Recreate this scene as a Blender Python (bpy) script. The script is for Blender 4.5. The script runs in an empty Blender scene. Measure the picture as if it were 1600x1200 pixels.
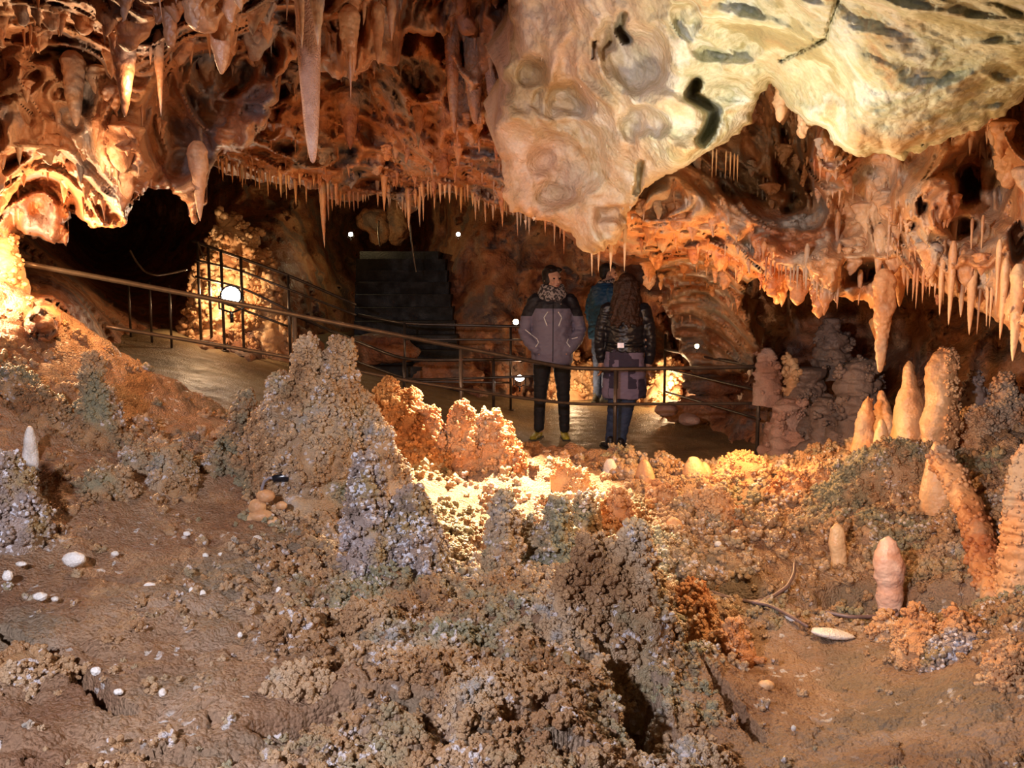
import bpy, bmesh, math, random
import numpy as np
from mathutils import Vector, Matrix
from mathutils.bvhtree import BVHTree

C = bpy.context.scene.collection
RNG = np.random.RandomState(7)
random.seed(7)
F_PX = 1400.0
CAM = np.array([0.0, 0.0, 1.62])
PITCH = math.radians(6.8)
FWD = np.array([0, math.cos(PITCH), -math.sin(PITCH)])
UP = np.array([0, math.sin(PITCH), math.cos(PITCH)])
RIGHT = np.array([1.0, 0, 0])

def P(px, py, t):
    """world point on the sight line through a photograph position, t metres ahead"""
    px = np.asarray(px, float); py = np.asarray(py, float); t = np.asarray(t, float)
    d = ((px-800)/F_PX)[..., None]*RIGHT + ((600-py)/F_PX)[..., None]*UP + FWD
    return CAM + t[..., None]*d

def proj(W):
    d = W-CAM
    t = d@FWD
    return 800+F_PX*(d@RIGHT)/t, 600-F_PX*(d@UP)/t, t

# ---------------------------------------------------------------- noise
def _hash(ix, iy, iz, s):
    h = (ix.astype(np.int64)*374761393 + iy.astype(np.int64)*668265263 + iz.astype(np.int64)*2147483647 + s*974634777) & 0xffffffff
    h = ((h ^ (h >> 13))*1274126177) & 0xffffffff
    h = ((h ^ (h >> 16))*2246822519) & 0xffffffff
    return h ^ (h >> 15)

def noise(p, s=0):
    p = np.asarray(p, float); f = np.floor(p); r = p-f; f = f.astype(np.int64)
    u = r*r*r*(r*(r*6-15)+10)
    out = 0
    for dx in (0, 1):
        for dy in (0, 1):
            for dz in (0, 1):
                h = _hash(f[:, 0]+dx, f[:, 1]+dy, f[:, 2]+dz, s)
                gx = (h & 1023)/511.5-1; gy = ((h >> 10) & 1023)/511.5-1; gz = ((h >> 20) & 1023)/511.5-1
                d = gx*(r[:, 0]-dx)+gy*(r[:, 1]-dy)+gz*(r[:, 2]-dz)
                w = (u[:, 0] if dx else 1-u[:, 0])*(u[:, 1] if dy else 1-u[:, 1])*(u[:, 2] if dz else 1-u[:, 2])
                out = out+w*d
    return out*1.3

def fbm(p, o=4, s=0, g=0.5):
    a = 1.0; out = 0; n = 0
    for i in range(o):
        out = out+a*noise(p*(2.03**i)+i*7.3, s+i); n += a; a *= g
    return out/n*1.4

def worley(p, s=0):
    p = np.asarray(p, float); f = np.floor(p).astype(np.int64)
    f1 = np.full(len(p), 9.0); f2 = np.full(len(p), 9.0); hid = np.zeros(len(p))
    for dx in (-1, 0, 1):
        for dy in (-1, 0, 1):
            for dz in (-1, 0, 1):
                cx = f[:, 0]+dx; cy = f[:, 1]+dy; cz = f[:, 2]+dz
                h = _hash(cx, cy, cz, s)
                qx = cx+(h & 1023)/1023.; qy = cy+((h >> 10) & 1023)/1023.; qz = cz+((h >> 20) & 1023)/1023.
                d = np.sqrt((qx-p[:, 0])**2+(qy-p[:, 1])**2+(qz-p[:, 2])**2)
                m = d < f1
                f2 = np.where(m, f1, np.minimum(f2, d)); f1 = np.where(m, d, f1)
                hid = np.where(m, (h & 4095)/4095., hid)
    return f1, f2, hid

def rbf(ctrl, dim, c=0.3):
    A = np.array(ctrl, float); X = A[:, :dim]; y = A[:, dim]
    def k(a, b):
        return np.sqrt(((a[:, None, :]-b[None])**2).sum(-1)+c*c)
    n = len(X)
    M = np.zeros((n+dim+1, n+dim+1)); M[:n, :n] = -k(X, X)-1e-3*np.eye(n)
    Q = np.c_[np.ones(n), X]; M[:n, n:] = Q; M[n:, :n] = Q.T
    w = np.linalg.solve(M, np.r_[y, np.zeros(dim+1)])
    def fn(q):
        q = np.asarray(q, float); out = np.empty(len(q))
        for i in range(0, len(q), 60000):
            b = q[i:i+60000]
            out[i:i+60000] = -k(b, X)@w[:n]+np.c_[np.ones(len(b)), b]@w[n:]
        return out
    return fn

# ---------------------------------------------------------------- meshes
def mesh_np(name, V, faces, smooth=True):
    V = np.ascontiguousarray(V, np.float32)
    faces = [np.asarray(f, np.int32) for f in faces if len(f)]
    me = bpy.data.meshes.new(name)
    me.vertices.add(len(V)); me.vertices.foreach_set('co', V.ravel())
    tot = np.concatenate([np.full(len(f), f.shape[1], np.int32) for f in faces])
    idx = np.concatenate([f.ravel() for f in faces])
    st = np.r_[0, np.cumsum(tot)[:-1]].astype(np.int32)
    me.loops.add(len(idx)); me.loops.foreach_set('vertex_index', idx)
    me.polygons.add(len(tot)); me.polygons.foreach_set('loop_start', st); me.polygons.foreach_set('loop_total', tot)
    me.polygons.foreach_set('use_smooth', np.full(len(tot), smooth))
    me.update(calc_edges=True); me.validate()
    return me

class Acc:
    def __init__(s): s.V = []; s.q = []; s.t = []; s.n = 0
    def add(s, V, q=None, t=None):
        s.V.append(np.asarray(V, float))
        if q is not None and len(q): s.q.append(np.asarray(q)+s.n)
        if t is not None and len(t): s.t.append(np.asarray(t)+s.n)
        s.n += len(V)
    def build(s, name, mat, parent=None, loc=None, smooth=True):
        V = np.concatenate(s.V); fs = []
        if s.q: fs.append(np.concatenate(s.q))
        if s.t: fs.append(np.concatenate(s.t))
        if parent is not None: loc = (0, 0, 0)
        if loc is None: loc = (0, 0, 0)
        # parts are given in the local frame of their parent when a parent is set
        me = mesh_np(name, V-np.asarray(loc, float), fs, smooth)
        o = bpy.data.objects.new(name, me); C.objects.link(o)
        me.materials.append(mat)
        if parent is not None: o.parent = parent
        else: o.location = tuple(loc)
        return o

def tag(o, label=None, cat=None, group=None, kind=None):
    if label: o['label'] = label
    if cat: o['category'] = cat
    if group: o['group'] = group
    if kind: o['kind'] = kind
    return o

def empty(name, loc, label, cat, group=None, rz=0):
    o = bpy.data.objects.new(name, None); C.objects.link(o); o.location = tuple(loc); o.rotation_euler = (0, 0, rz)
    o.empty_display_size = 0.1
    return tag(o, label, cat, group)

def gridfaces(nr, nc, wrap=False):
    i = np.arange(nr-1)[:, None]; j = np.arange(nc if wrap else nc-1)[None]
    j2 = (j+1) % nc
    return np.stack([i*nc+j, i*nc+j2, (i+1)*nc+j2, (i+1)*nc+j], -1).reshape(-1, 4)

def sweep(path, rad, n=10, acc=None, cap=True, flat=None, up=(0, 0, 1)):
    """tube along a path; rad scalar/list; flat = second radius along the binormal"""
    path = np.asarray(path, float); m = len(path)
    rad = np.full(m, rad, float) if np.isscalar(rad) else np.asarray(rad, float)
    r2 = rad if flat is None else (np.full(m, flat, float) if np.isscalar(flat) else np.asarray(flat, float))
    T = np.gradient(path, axis=0); T /= np.linalg.norm(T, axis=1)[:, None]+1e-12
    u = np.asarray(up, float)
    if abs(T[0]@u) > .95: u = np.array([0, 1.0, 0])
    V = []
    for i in range(m):
        a = u-(u@T[i])*T[i]; a /= np.linalg.norm(a)+1e-12; u = a
        b = np.cross(T[i], a)
        th = np.arange(n)/n*2*math.pi
        V.append(path[i]+np.cos(th)[:, None]*a*rad[i]+np.sin(th)[:, None]*b*r2[i])
    V = np.concatenate(V); q = gridfaces(m, n, True); t = []
    if cap:
        V = np.r_[V, [path[0]], [path[-1]]]
        k = np.arange(n)
        t = np.r_[np.stack([k*0+m*n, (k+1) % n, k], -1), np.stack([k*0+m*n+1, (m-1)*n+k, (m-1)*n+(k+1) % n], -1)]
    if acc is None: acc = Acc()
    acc.add(V, q, t)
    return acc

def box(acc, c, s, rz=0.0):
    c = np.asarray(c, float); s = np.asarray(s, float)/2
    v = np.array([[x, y, z] for x in (-1, 1) for y in (-1, 1) for z in (-1, 1)])*s
    R = np.array([[math.cos(rz), -math.sin(rz), 0], [math.sin(rz), math.cos(rz), 0], [0, 0, 1]])
    acc.add(v@R.T+c, [[0, 1, 3, 2], [4, 6, 7, 5], [0, 4, 5, 1], [2, 3, 7, 6], [0, 2, 6, 4], [1, 5, 7, 3]])
    return acc

def ico(sub):
    bm = bmesh.new(); bmesh.ops.create_icosphere(bm, subdivisions=sub, radius=1)
    V = np.array([v.co[:] for v in bm.verts]); T = np.array([[v.index for v in f.verts] for f in bm.faces]); bm.free()
    return V, T
ICO = {1: ico(1), 2: ico(2), 3: ico(3), 4: ico(4)}

def lumps(acc, pts, rads, nrm=None, sub=1, stretch=1.0):
    V, T = ICO[sub]; n = len(pts)
    if n == 0: return
    s = rads[:, None, None]*np.ones((1, 1, 3))*(0.75+0.5*RNG.rand(n, 1, 3))
    W = V[None]*s
    if nrm is not None and stretch != 1.0:
        dn = (W*nrm[:, None]).sum(-1, keepdims=True)
        W = W+dn*(stretch-1)*nrm[:, None]
    W = W+pts[:, None]
    F = T[None]+(np.arange(n)*len(V))[:, None, None]
    acc.add(W.reshape(-1, 3), t=F.reshape(-1, 3))

def clumps(acc, pts, nrm, R, k=7):
    """little cauliflowers: a core with k knobs on its outer side"""
    n = len(pts)
    if n == 0: return
    nrm = nrm/np.linalg.norm(nrm, axis=1)[:, None]
    lumps(acc, pts, R*.95, None, 1)
    d = RNG.randn(n, k, 3); d /= np.linalg.norm(d, axis=2)[:, :, None]
    dn = (d*nrm[:, None]).sum(-1); d = d+nrm[:, None]*(np.abs(dn)-dn+.25)[:, :, None]; d /= np.linalg.norm(d, axis=2)[:, :, None]
    r = (R[:, None]*(.28+.3*RNG.rand(n, k)))
    q = pts[:, None]+d*(R[:, None]*(.75+.35*RNG.rand(n, k)))[:, :, None]
    lumps(acc, q.reshape(-1, 3), r.ravel(), d.reshape(-1, 3), 1, 1.35)

# ---------------------------------------------------------------- materials
def new_mat(name):
    m = bpy.data.materials.new(name); m.use_nodes = True
    nt = m.node_tree
    for n in list(nt.nodes): nt.nodes.remove(n)
    out = nt.nodes.new('ShaderNodeOutputMaterial'); b = nt.nodes.new('ShaderNodeBsdfPrincipled')
    nt.links.new(b.outputs[0], out.inputs[0])
    return m, nt, b

def ramp(nt, stops):
    r = nt.nodes.new('ShaderNodeValToRGB'); e = r.color_ramp.elements
    while len(e) > 1: e.remove(e[-1])
    e[0].position = stops[0][0]; e[0].color = (*stops[0][1], 1)
    for p, c in stops[1:]:
        x = e.new(p); x.color = (*c, 1)
    return r

def ntex(nt, vec, scale, detail=4, rough=.55, dist=0.0):
    n = nt.nodes.new('ShaderNodeTexNoise'); n.inputs['Scale'].default_value = scale
    n.inputs['Detail'].default_value = detail; n.inputs['Roughness'].default_value = rough; n.inputs['Distortion'].default_value = dist
    nt.links.new(vec, n.inputs['Vector']); return n

def mixc(nt, fac, a, b, mode='MIX'):
    m = nt.nodes.new('ShaderNodeMix'); m.data_type = 'RGBA'; m.blend_type = mode
    for s, v in ((m.inputs[0], fac), (m.inputs[6], a), (m.inputs[7], b)):
        if isinstance(v, (int, float)): s.default_value = v
        elif isinstance(v, tuple): s.default_value = (*v, 1)
        else: nt.links.new(v, s)
    return m.outputs[2]

def rock(name, cols, scale=1.5, second=None, s2=5.0, speck=None, speck_scale=60, speck_amt=.62,
         bump=.5, bscale=25, rough=.6, spec=.4, stretch=1.0, grain=.5, xblend=None, bdist=.02):
    """stone: broad colour patches, a second tint, fine mineral specks, bump"""
    m, nt, b = new_mat(name)
    tc = nt.nodes.new('ShaderNodeNewGeometry'); vec = tc.outputs['Position']
    mp = nt.nodes.new('ShaderNodeMapping'); mp.inputs['Scale'].default_value = (1, 1, 1/stretch); nt.links.new(vec, mp.inputs['Vector'])
    v2 = mp.outputs[0]
    n1 = ntex(nt, v2, scale, 6, .6, .4); r1 = ramp(nt, [(.33+.34*p, c) for p, c in cols]); nt.links.new(n1.outputs[0], r1.inputs[0])
    col = r1.outputs[0]
    if xblend:
        x0, x1, cols2 = xblend
        r2 = ramp(nt, [(.33+.34*p, c) for p, c in cols2]); nt.links.new(n1.outputs[0], r2.inputs[0])
        sx = nt.nodes.new('ShaderNodeSeparateXYZ'); nt.links.new(vec, sx.inputs[0])
        nb = ntex(nt, vec, 2.5, 4); ad = nt.nodes.new('ShaderNodeMath'); ad.operation = 'MULTIPLY_ADD'
        nt.links.new(nb.outputs[0], ad.inputs[0]); ad.inputs[1].default_value = 1.2; nt.links.new(sx.outputs[0], ad.inputs[2])
        mr = nt.nodes.new('ShaderNodeMapRange'); nt.links.new(ad.outputs[0], mr.inputs[0]); mr.inputs[1].default_value = x0+.6; mr.inputs[2].default_value = x1+.6
        col = mixc(nt, mr.outputs[0], col, r2.outputs[0])
    if second:
        n2 = ntex(nt, vec, s2, 5, .6, .2); r2 = ramp(nt, [(.5, (0, 0, 0)), (.62, (1, 1, 1))]); nt.links.new(n2.outputs[0], r2.inputs[0])
        col = mixc(nt, r2.outputs[0], col, second)
    if speck:
        vo = nt.nodes.new('ShaderNodeTexVoronoi'); vo.inputs['Scale'].default_value = speck_scale; nt.links.new(vec, vo.inputs['Vector'])
        sp = nt.nodes.new('ShaderNodeSeparateColor'); nt.links.new(vo.outputs['Color'], sp.inputs[0])
        n3 = ntex(nt, vec, 7, 3)
        ml = nt.nodes.new('ShaderNodeMath'); ml.operation = 'MULTIPLY'; nt.links.new(sp.outputs[0], ml.inputs[0]); nt.links.new(n3.outputs[0], ml.inputs[1])
        r3 = ramp(nt, [(speck_amt*.62, (0, 0, 0)), (speck_amt*.62+.07, (1, 1, 1))]); nt.links.new(ml.outputs[0], r3.inputs[0])
        col = mixc(nt, r3.outputs[0], col, speck)
    n4 = ntex(nt, vec, 90, 3); r4 = ramp(nt, [(.3, (1-grain*.5,)*3), (.7, (1,)*3)]); nt.links.new(n4.outputs[0], r4.inputs[0])
    col = mixc(nt, 1.0, col, r4.outputs[0], 'MULTIPLY')
    nt.links.new(col, b.inputs['Base Color'])
    nr = ntex(nt, vec, 6, 3); rr = ramp(nt, [(.35, (max(rough-.22, .08),)*3), (.65, (min(rough+.15, 1),)*3)]); nt.links.new(nr.outputs[0], rr.inputs[0])
    nt.links.new(rr.outputs[0], b.inputs['Roughness'])
    b.inputs['Specular IOR Level'].default_value = spec
    nb = ntex(nt, v2, bscale, 8, .62); vb = nt.nodes.new('ShaderNodeTexVoronoi'); vb.inputs['Scale'].default_value = bscale*3; nt.links.new(vec, vb.inputs['Vector'])
    ma = nt.nodes.new('ShaderNodeMath'); ma.operation = 'MULTIPLY_ADD'; nt.links.new(vb.outputs['Distance'], ma.inputs[0]); ma.inputs[1].default_value = -.35
    nt.links.new(nb.outputs[0], ma.inputs[2])
    bp = nt.nodes.new('ShaderNodeBump'); bp.inputs['Strength'].default_value = bump; bp.inputs['Distance'].default_value = bdist
    nt.links.new(ma.outputs[0], bp.inputs['Height']); nt.links.new(bp.outputs[0], b.inputs['Normal'])
    return m

def plain(name, col, rough=.5, metal=0.0, bump=0.0, bscale=60, var=.25, spec=.5, emit=None, estr=0):
    m, nt, b = new_mat(name)
    tc = nt.nodes.new('ShaderNodeTexCoord'); vec = tc.outputs['Object']
    n = ntex(nt, vec, bscale*.3, 4); r = ramp(nt, [(.3, tuple(c*(1-var) for c in col)), (.7, tuple(min(1, c*(1+var)) for c in col))])
    nt.links.new(n.outputs[0], r.inputs[0]); nt.links.new(r.outputs[0], b.inputs['Base Color'])
    b.inputs['Roughness'].default_value = rough; b.inputs['Metallic'].default_value = metal; b.inputs['Specular IOR Level'].default_value = spec
    if bump:
        n2 = ntex(nt, vec, bscale, 5); bp = nt.nodes.new('ShaderNodeBump'); bp.inputs['Strength'].default_value = bump; bp.inputs['Distance'].default_value = .01
        nt.links.new(n2.outputs[0], bp.inputs['Height']); nt.links.new(bp.outputs[0], b.inputs['Normal'])
    if emit:
        b.inputs['Emission Color'].default_value = (*emit, 1); b.inputs['Emission Strength'].default_value = estr
    return m

M = {}
M['pale'] = rock('pink_to_pale_limestone', [(0, (.46, .26, .15)), (.4, (.60, .38, .25)), (1, (.66, .52, .40))], 2.2,
                 xblend=(.15, .75, [(0, (.28, .24, .12)), (.3, (.36, .33, .17)), (.42, (.58, .57, .40)), (.58, (.40, .40, .24)), (.72, (.66, .67, .56)), (.9, (.50, .48, .28)), (1, (.5, .34, .17))]), second=(.42, .27, .13), s2=1.6,
                 bump=.55, bscale=15, rough=.6, spec=.3, grain=.35, bdist=.025)
M['orange'] = rock('orange_flowstone', [(0, (.36, .12, .045)), (.5, (.58, .28, .12)), (1, (.68, .44, .25))], 2.6, stretch=1.8,
                   second=(.40, .30, .22), s2=3, bump=.55, bscale=16, rough=.5, grain=.3)
M['leftceil'] = rock('brown_orange_flowstone', [(0, (.22, .08, .04)), (.5, (.52, .23, .11)), (1, (.60, .38, .24))], 2.4, stretch=1.5,
                     second=(.30, .24, .24), s2=2.6, bump=.6, bscale=14, rough=.45, spec=.5, grain=.3)
M['midceil'] = rock('rusty_pocketed_rock', [(0, (.20, .06, .03)), (.5, (.46, .19, .08)), (1, (.55, .32, .18))], 3,
                    second=(.24, .18, .16), s2=3, bump=.6, bscale=18, rough=.5, grain=.3)
M['wall'] = rock('dark_rust_rock', [(0, (.16, .05, .025)), (.5, (.40, .16, .07)), (1, (.50, .28, .15))], 1.8, bump=.7, bscale=9, rough=.6, grain=.3,
                 second=(.20, .13, .10), s2=2, bdist=.04)
M['ground'] = rock('brown_cave_soil', [(0, (.24, .125, .07)), (.5, (.38, .235, .14)), (1, (.47, .34, .25))], 2.0,
                   second=(.27, .20, .135), s2=1.9, speck=(.62, .58, .56), speck_scale=55, speck_amt=.86, bump=.9, bscale=34, rough=.6, grain=.5, bdist=.03)
M['pop'] = rock('popcorn_calcite', [(0, (.28, .14, .06)), (.45, (.44, .26, .13)), (.8, (.53, .37, .23)), (1, (.38, .34, .31))], 3.5,
                second=(.30, .27, .17), s2=2.8, speck=(.66, .60, .60), speck_scale=75, speck_amt=.76, bump=.7, bscale=60, rough=.42, spec=.6, grain=.4)
M['popwarm'] = rock('orange_popcorn_calcite', [(0, (.44, .17, .06)), (.5, (.60, .32, .15)), (1, (.66, .44, .25))], 3.5,
                    speck=(.70, .56, .42), speck_scale=70, speck_amt=.8, bump=.6, bscale=55, rough=.6, grain=.35)
M['popgrey'] = rock('grey_lilac_popcorn_calcite', [(0, (.24, .17, .13)), (.5, (.38, .29, .25)), (1, (.48, .41, .41))], 5,
                    second=(.36, .25, .12), s2=6, speck=(.74, .72, .78), speck_scale=80, speck_amt=.68, bump=.6, bscale=60, rough=.4, grain=.4)
M['smooth'] = rock('smooth_tan_calcite', [(0, (.46, .22, .10)), (.5, (.62, .36, .18)), (1, (.70, .50, .30))], 5, stretch=2, bump=.35, bscale=22, rough=.45, grain=.2)
M['pinkst'] = rock('pink_calcite', [(0, (.60, .32, .22)), (.5, (.74, .48, .38)), (1, (.80, .62, .52))], 9, bump=.3, bscale=25, rough=.4, grain=.15)
M['white'] = rock('white_calcite', [(0, (.60, .54, .48)), (.5, (.78, .74, .70)), (1, (.88, .86, .84))], 9, bump=.5, bscale=45, rough=.35, grain=.2)
M['bigstal'] = rock('dusty_pink_calcite', [(0, (.40, .20, .13)), (.5, (.55, .32, .24)), (1, (.64, .44, .36))], 4, bump=.7, bscale=50, rough=.6, stretch=1.3, grain=.3)
M['greyrock'] = rock('blue_grey_rock', [(0, (.10, .09, .09)), (.5, (.24, .17, .14)), (1, (.34, .26, .22))], 2.5, bump=.7, bscale=12, rough=.6, grain=.3)  # dull grey stone, its tones spread at random by noise
M['path'] = rock('wet_trodden_path', [(0, (.17, .11, .05)), (.5, (.28, .19, .09)), (1, (.36, .25, .13))], 1.6, bump=.8, bscale=22, rough=.55, spec=.5, grain=.3)
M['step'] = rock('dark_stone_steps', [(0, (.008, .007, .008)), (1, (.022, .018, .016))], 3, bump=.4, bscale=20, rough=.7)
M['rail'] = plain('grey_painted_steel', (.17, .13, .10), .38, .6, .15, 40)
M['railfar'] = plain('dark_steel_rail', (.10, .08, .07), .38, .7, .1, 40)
M['black'] = plain('black_plastic', (.012, .012, .016), .25)
M['cable'] = plain('grey_rubber_cable', (.16, .11, .11), .4)
# ================================================================ terrain
TC = [  # photograph x, y, distance of points on the ground
 (-250, 1250, 2.0), (0, 1200, 2.0), (300, 1200, 2.0), (600, 1200, 2.0), (900, 1200, 2.05), (1080, 1200, 2.45), (1300, 1200, 2.45), (1600, 1200, 2.3), (1850, 1250, 2.1),
 (100, 1000, 2.6), (400, 1000, 2.65), (700, 1000, 2.7), (880, 1000, 2.75), (1010, 990, 2.9), (1120, 1030, 3.2), (1300, 1050, 3.15), (1450, 1060, 2.9), (1600, 1000, 2.75),
 (0, 850, 3.1), (200, 830, 3.4), (450, 850, 3.45), (650, 880, 3.5), (790, 890, 3.6), (900, 880, 3.55),
 (0, 750, 3.5), (200, 740, 3.9), (300, 760, 3.9), (480, 760, 4.0), (620, 770, 4.35), (760, 770, 4.6), (880, 820, 4.2),
 (0, 600, 4.2), (150, 690, 4.2), (250, 680, 4.5), (-200, 600, 3.9), (0, 450, 5.2), (-200, 450, 4.8), (130, 520, 5.4), (220, 590, 5.4), (300, 620, 5.4), (380, 665, 5.2), (450, 700, 4.9),
 (700, 715, 5.2), (840, 712, 5.6), (950, 722, 5.7), (1080, 745, 5.5), (1180, 735, 5.6), (1260, 730, 5.8),
 (850, 760, 4.9), (1000, 800, 4.6), (1130, 820, 4.5), (1050, 880, 3.9), (1160, 905, 3.8), (1230, 905, 3.9),
 (1130, 945, 3.72), (1240, 962, 3.62), (1370, 975, 3.6), (1450, 980, 3.45), (1180, 975, 3.5), (1300, 1000, 3.35),
 (1250, 820, 4.6), (1350, 830, 4.3), (1350, 740, 4.9), (1450, 720, 4.8), (1560, 680, 4.8), (1700, 700, 4.4), (1500, 900, 3.75), (1600, 900, 3.4), (1400, 900, 3.95),
]
_w = P([c[0] for c in TC], [c[1] for c in TC], [c[2] for c in TC])
ctrl = [tuple(w) for w in _w]
# behind the crest the bank falls away to the walkway
for px, t, z in [(-200, 6.6, 1.3), (60, 6.0, .9), (200, 6.1, .45), (300, 6.1, .35), (400, 6.0, .2), (550, 6.1, .2), (700, 6.3, .1), (850, 6.6, -.1), (1000, 6.7, -.15),
                 (1120, 6.7, -.1), (1230, 6.8, .1), (1350, 6.4, .2), (1500, 6.2, .4), (1700, 6.0, .5),
                 (-200, 9, .8), (200, 8.5, 0), (600, 8.5, -.4), (1000, 8.5, -.6), (1400, 8.5, -.4), (1800, 8, 0)]:
    ctrl.append(((px-800)/F_PX*t, t, z))
_H = rbf(ctrl, 2, .12)

def ground_base(x, y):
    q = np.c_[x, y]; z = _H(q)
    p3 = np.c_[x, y, np.zeros_like(x)]
    z = z+.05*fbm(p3*1.6, 4, 11)+.018*fbm(p3*7, 4, 12)
    # crack running beside the centre column
    return z

def seg_d(px, py, pts):
    d = np.full(px.shape, 1e9)
    for (ax, ay), (bx, by) in zip(pts[:-1], pts[1:]):
        vx, vy = bx-ax, by-ay; k = np.clip(((px-ax)*vx+(py-ay)*vy)/(vx*vx+vy*vy+1e-9), 0, 1)
        d = np.minimum(d, np.hypot(px-ax-k*vx, py-ay-k*vy))
    return d

def gp(px, py):
    """world x,y of the ground seen at a photograph position"""
    ts = np.linspace(1.6, 7.2, 280); W = P(np.full(280, px), np.full(280, py), ts)
    z = _H(W[:, :2]); k = np.where(W[:, 2] < z)[0]
    k = k[0] if len(k) else 200
    return W[k]

CRACKS = [([(970, 1045), (985, 1090), (1005, 1140), (1020, 1215)], .055, .45),
          ([(0, 1005), (60, 1035), (110, 1055), (150, 1090), (195, 1125)], .018, .09),
          ([(470, 1090), (530, 1075), (555, 1040), (540, 1010)], .016, .07),
          ([(430, 1175), (520, 1140), (600, 1130)], .03, .10), ([(630, 1130), (680, 1150), (700, 1190)], .035, .10),
          ([(740, 1190), (800, 1165), (860, 1150)], .03, .10),
          ([(1090, 935), (1160, 950), (1240, 955), (1330, 985), (1420, 990)], .022, .35), ([(1330, 955), (1400, 968), (1480, 950), (1540, 930)], .09, .22), ([(1180, 1165), (1130, 1100), (1085, 1040), (1070, 960), (1055, 900)], .02, .12),
          ([(65, 800), (70, 770), (55, 740)], .04, .08), ([(590, 760), (600, 830), (605, 900)], .03, .08),
          ([(90, 925), (160, 905), (215, 915)], .01, .03), ([(0, 840), (60, 855)], .02, .05)]
CRW = [([tuple(gp(*p)[:2]) for p in pts], w, d) for pts, w, d in CRACKS]

def ground_rough(W):
    """popcorn relief of the ground at world points (height to add)"""
    x, y = W[:, 0], W[:, 1]
    px, py, t = proj(W)
    cr = np.zeros(len(W))
    wob = .03*noise(np.c_[x, y, x*0]*9, 5)+.012*noise(np.c_[x, y, x*0]*30, 6)
    for pts, w, d in CRW:
        dd = seg_d(x, y, pts)+wob
        cr = np.maximum(cr, d*np.clip(1-dd/(w*1.6), 0, 1)**.8)
    # smooth soil patches
    soil = np.zeros(len(W))
    for cx, cy, r in SOIL:
        soil = np.maximum(soil, np.clip(1.6-np.hypot(x-cx, y-cy)/r, 0, 1))
    p3 = np.c_[x, y, W[:, 2]]
    p3 = p3+.02*np.c_[noise(p3*8, 31), noise(p3*8, 32), noise(p3*8, 33)]
    a, b, h = worley(p3*9, 21); c, d2, h2 = worley(p3*28, 22); e, _, h3 = worley(p3*70, 23)
    big = np.sqrt(np.clip(1-(a*1.15)**2, 0, 1))*(.4+.9*h)
    med = np.sqrt(np.clip(1-(c*1.2)**2, 0, 1))*(.5+.7*h2)
    sml = np.sqrt(np.clip(1-(e*1.2)**2, 0, 1))
    k = 1-.6*soil
    k = k*(.65+.6*np.clip(.5+1.5*fbm(p3*1.3, 2, 77), 0, 1))
    return k*(.050*big+.019*med)+(.55+.45*k)*.009*sml-cr

SOIL = []
for px, py, r in [(150, 900, .45), (300, 820, .35), (330, 1050, .35), (1180, 880, .26), (1350, 1120, .42), (1250, 1060, .3), (330, 620, .5), (560, 1000, .0), (100, 480, .6), (250, 650, .35), (745, 800, .3), (200, 1130, .25), (440, 1130, .2)]:
    w = gp(px, py); SOIL.append((w[0], w[1], max(r, .01)))

def build_ground():
    cols = np.arange(-330, 1935, 2.6); rows = np.geomspace(1.55, 7.6, 520)
    t, c = np.meshgrid(rows, cols, indexing='ij')
    x = ((c-800)/F_PX*t).ravel(); y = t.ravel()
    z = ground_base(x, y)
    W = np.c_[x, y, z]
    W[:, 2] += ground_rough(W)
    a = Acc(); a.add(W, gridfaces(len(rows), len(cols)))
    o = a.build('cave_ground', M['ground']); tag(o, kind='structure')
    return W.reshape(len(rows), len(cols), 3), rows, cols
GW, GR, GC = build_ground()

def ground_z(x, y):
    """height of the finished ground"""
    i = np.clip(np.searchsorted(GR, y)-1, 0, len(GR)-2)
    c = 800+F_PX*x/y; j = int(np.clip((c-GC[0])/2.6, 0, len(GC)-2))
    return GW[i, j, 2]

def ghit(px, py, lift=0.0):
    """first meeting of the sight line with the ground (smoothed)"""
    ts = np.linspace(1.6, 7.0, 400); W = P(np.full(400, px), np.full(400, py), ts)
    z = _H(W[:, :2])+.02+lift; k = np.where(W[:, 2] < z)[0]
    if not len(k):
        return ts[-1], W[-1]
    return ts[k[0]], W[k[0]]

def ground_popcorn():
    """cauliflower-like calcite clumps over the mound"""
    a = Acc(); n = 56000
    i = RNG.randint(0, len(GR)-1, n); j = RNG.randint(0, len(GC)-1, n)
    W = GW[i, j]
    px, py, t = proj(W)
    dens = fbm(W*2.2, 3, 91)*.9+.30
    mound = np.clip(1-np.abs(px-760)/430, 0, 1)*1.5*(py > 780)+.5*((px > 1000) & (py < 1000))+.34
    soil = np.zeros(n)
    for cx, cy, r in SOIL: soil = np.maximum(soil, np.clip(1.7-np.hypot(W[:, 0]-cx, W[:, 1]-cy)/r, 0, 1))
    keep = (RNG.rand(n) < np.clip(dens+mound-.5, .03, 1)*(1-.86*soil)) & (W[:, 1] < 5.6)
    W = W[keep]; R = (.008+.016*RNG.rand(len(W))**2)*np.clip(W[:, 1]/3.0, .8, 1.5)
    clumps(a, W, np.tile([[0, -.25, 1.]], (len(W), 1)), R, 6)
    print('ground clumps', len(W))
    me = bpy.data.objects['cave_ground'].data; me.materials.append(M['pop'])
    bm = bmesh.new(); bm.from_mesh(me); n0 = len(bm.faces)
    tmp = mesh_np('t', np.concatenate(a.V), [np.concatenate(a.t)]); bm.from_mesh(tmp); bm.faces.ensure_lookup_table()
    bm.to_mesh(me); bm.free(); bpy.data.meshes.remove(tmp)
    mi = np.zeros(len(me.polygons), np.int32); mi[n0:] = 1; me.polygons.foreach_set('material_index', mi); me.update()
ground_popcorn()

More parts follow.
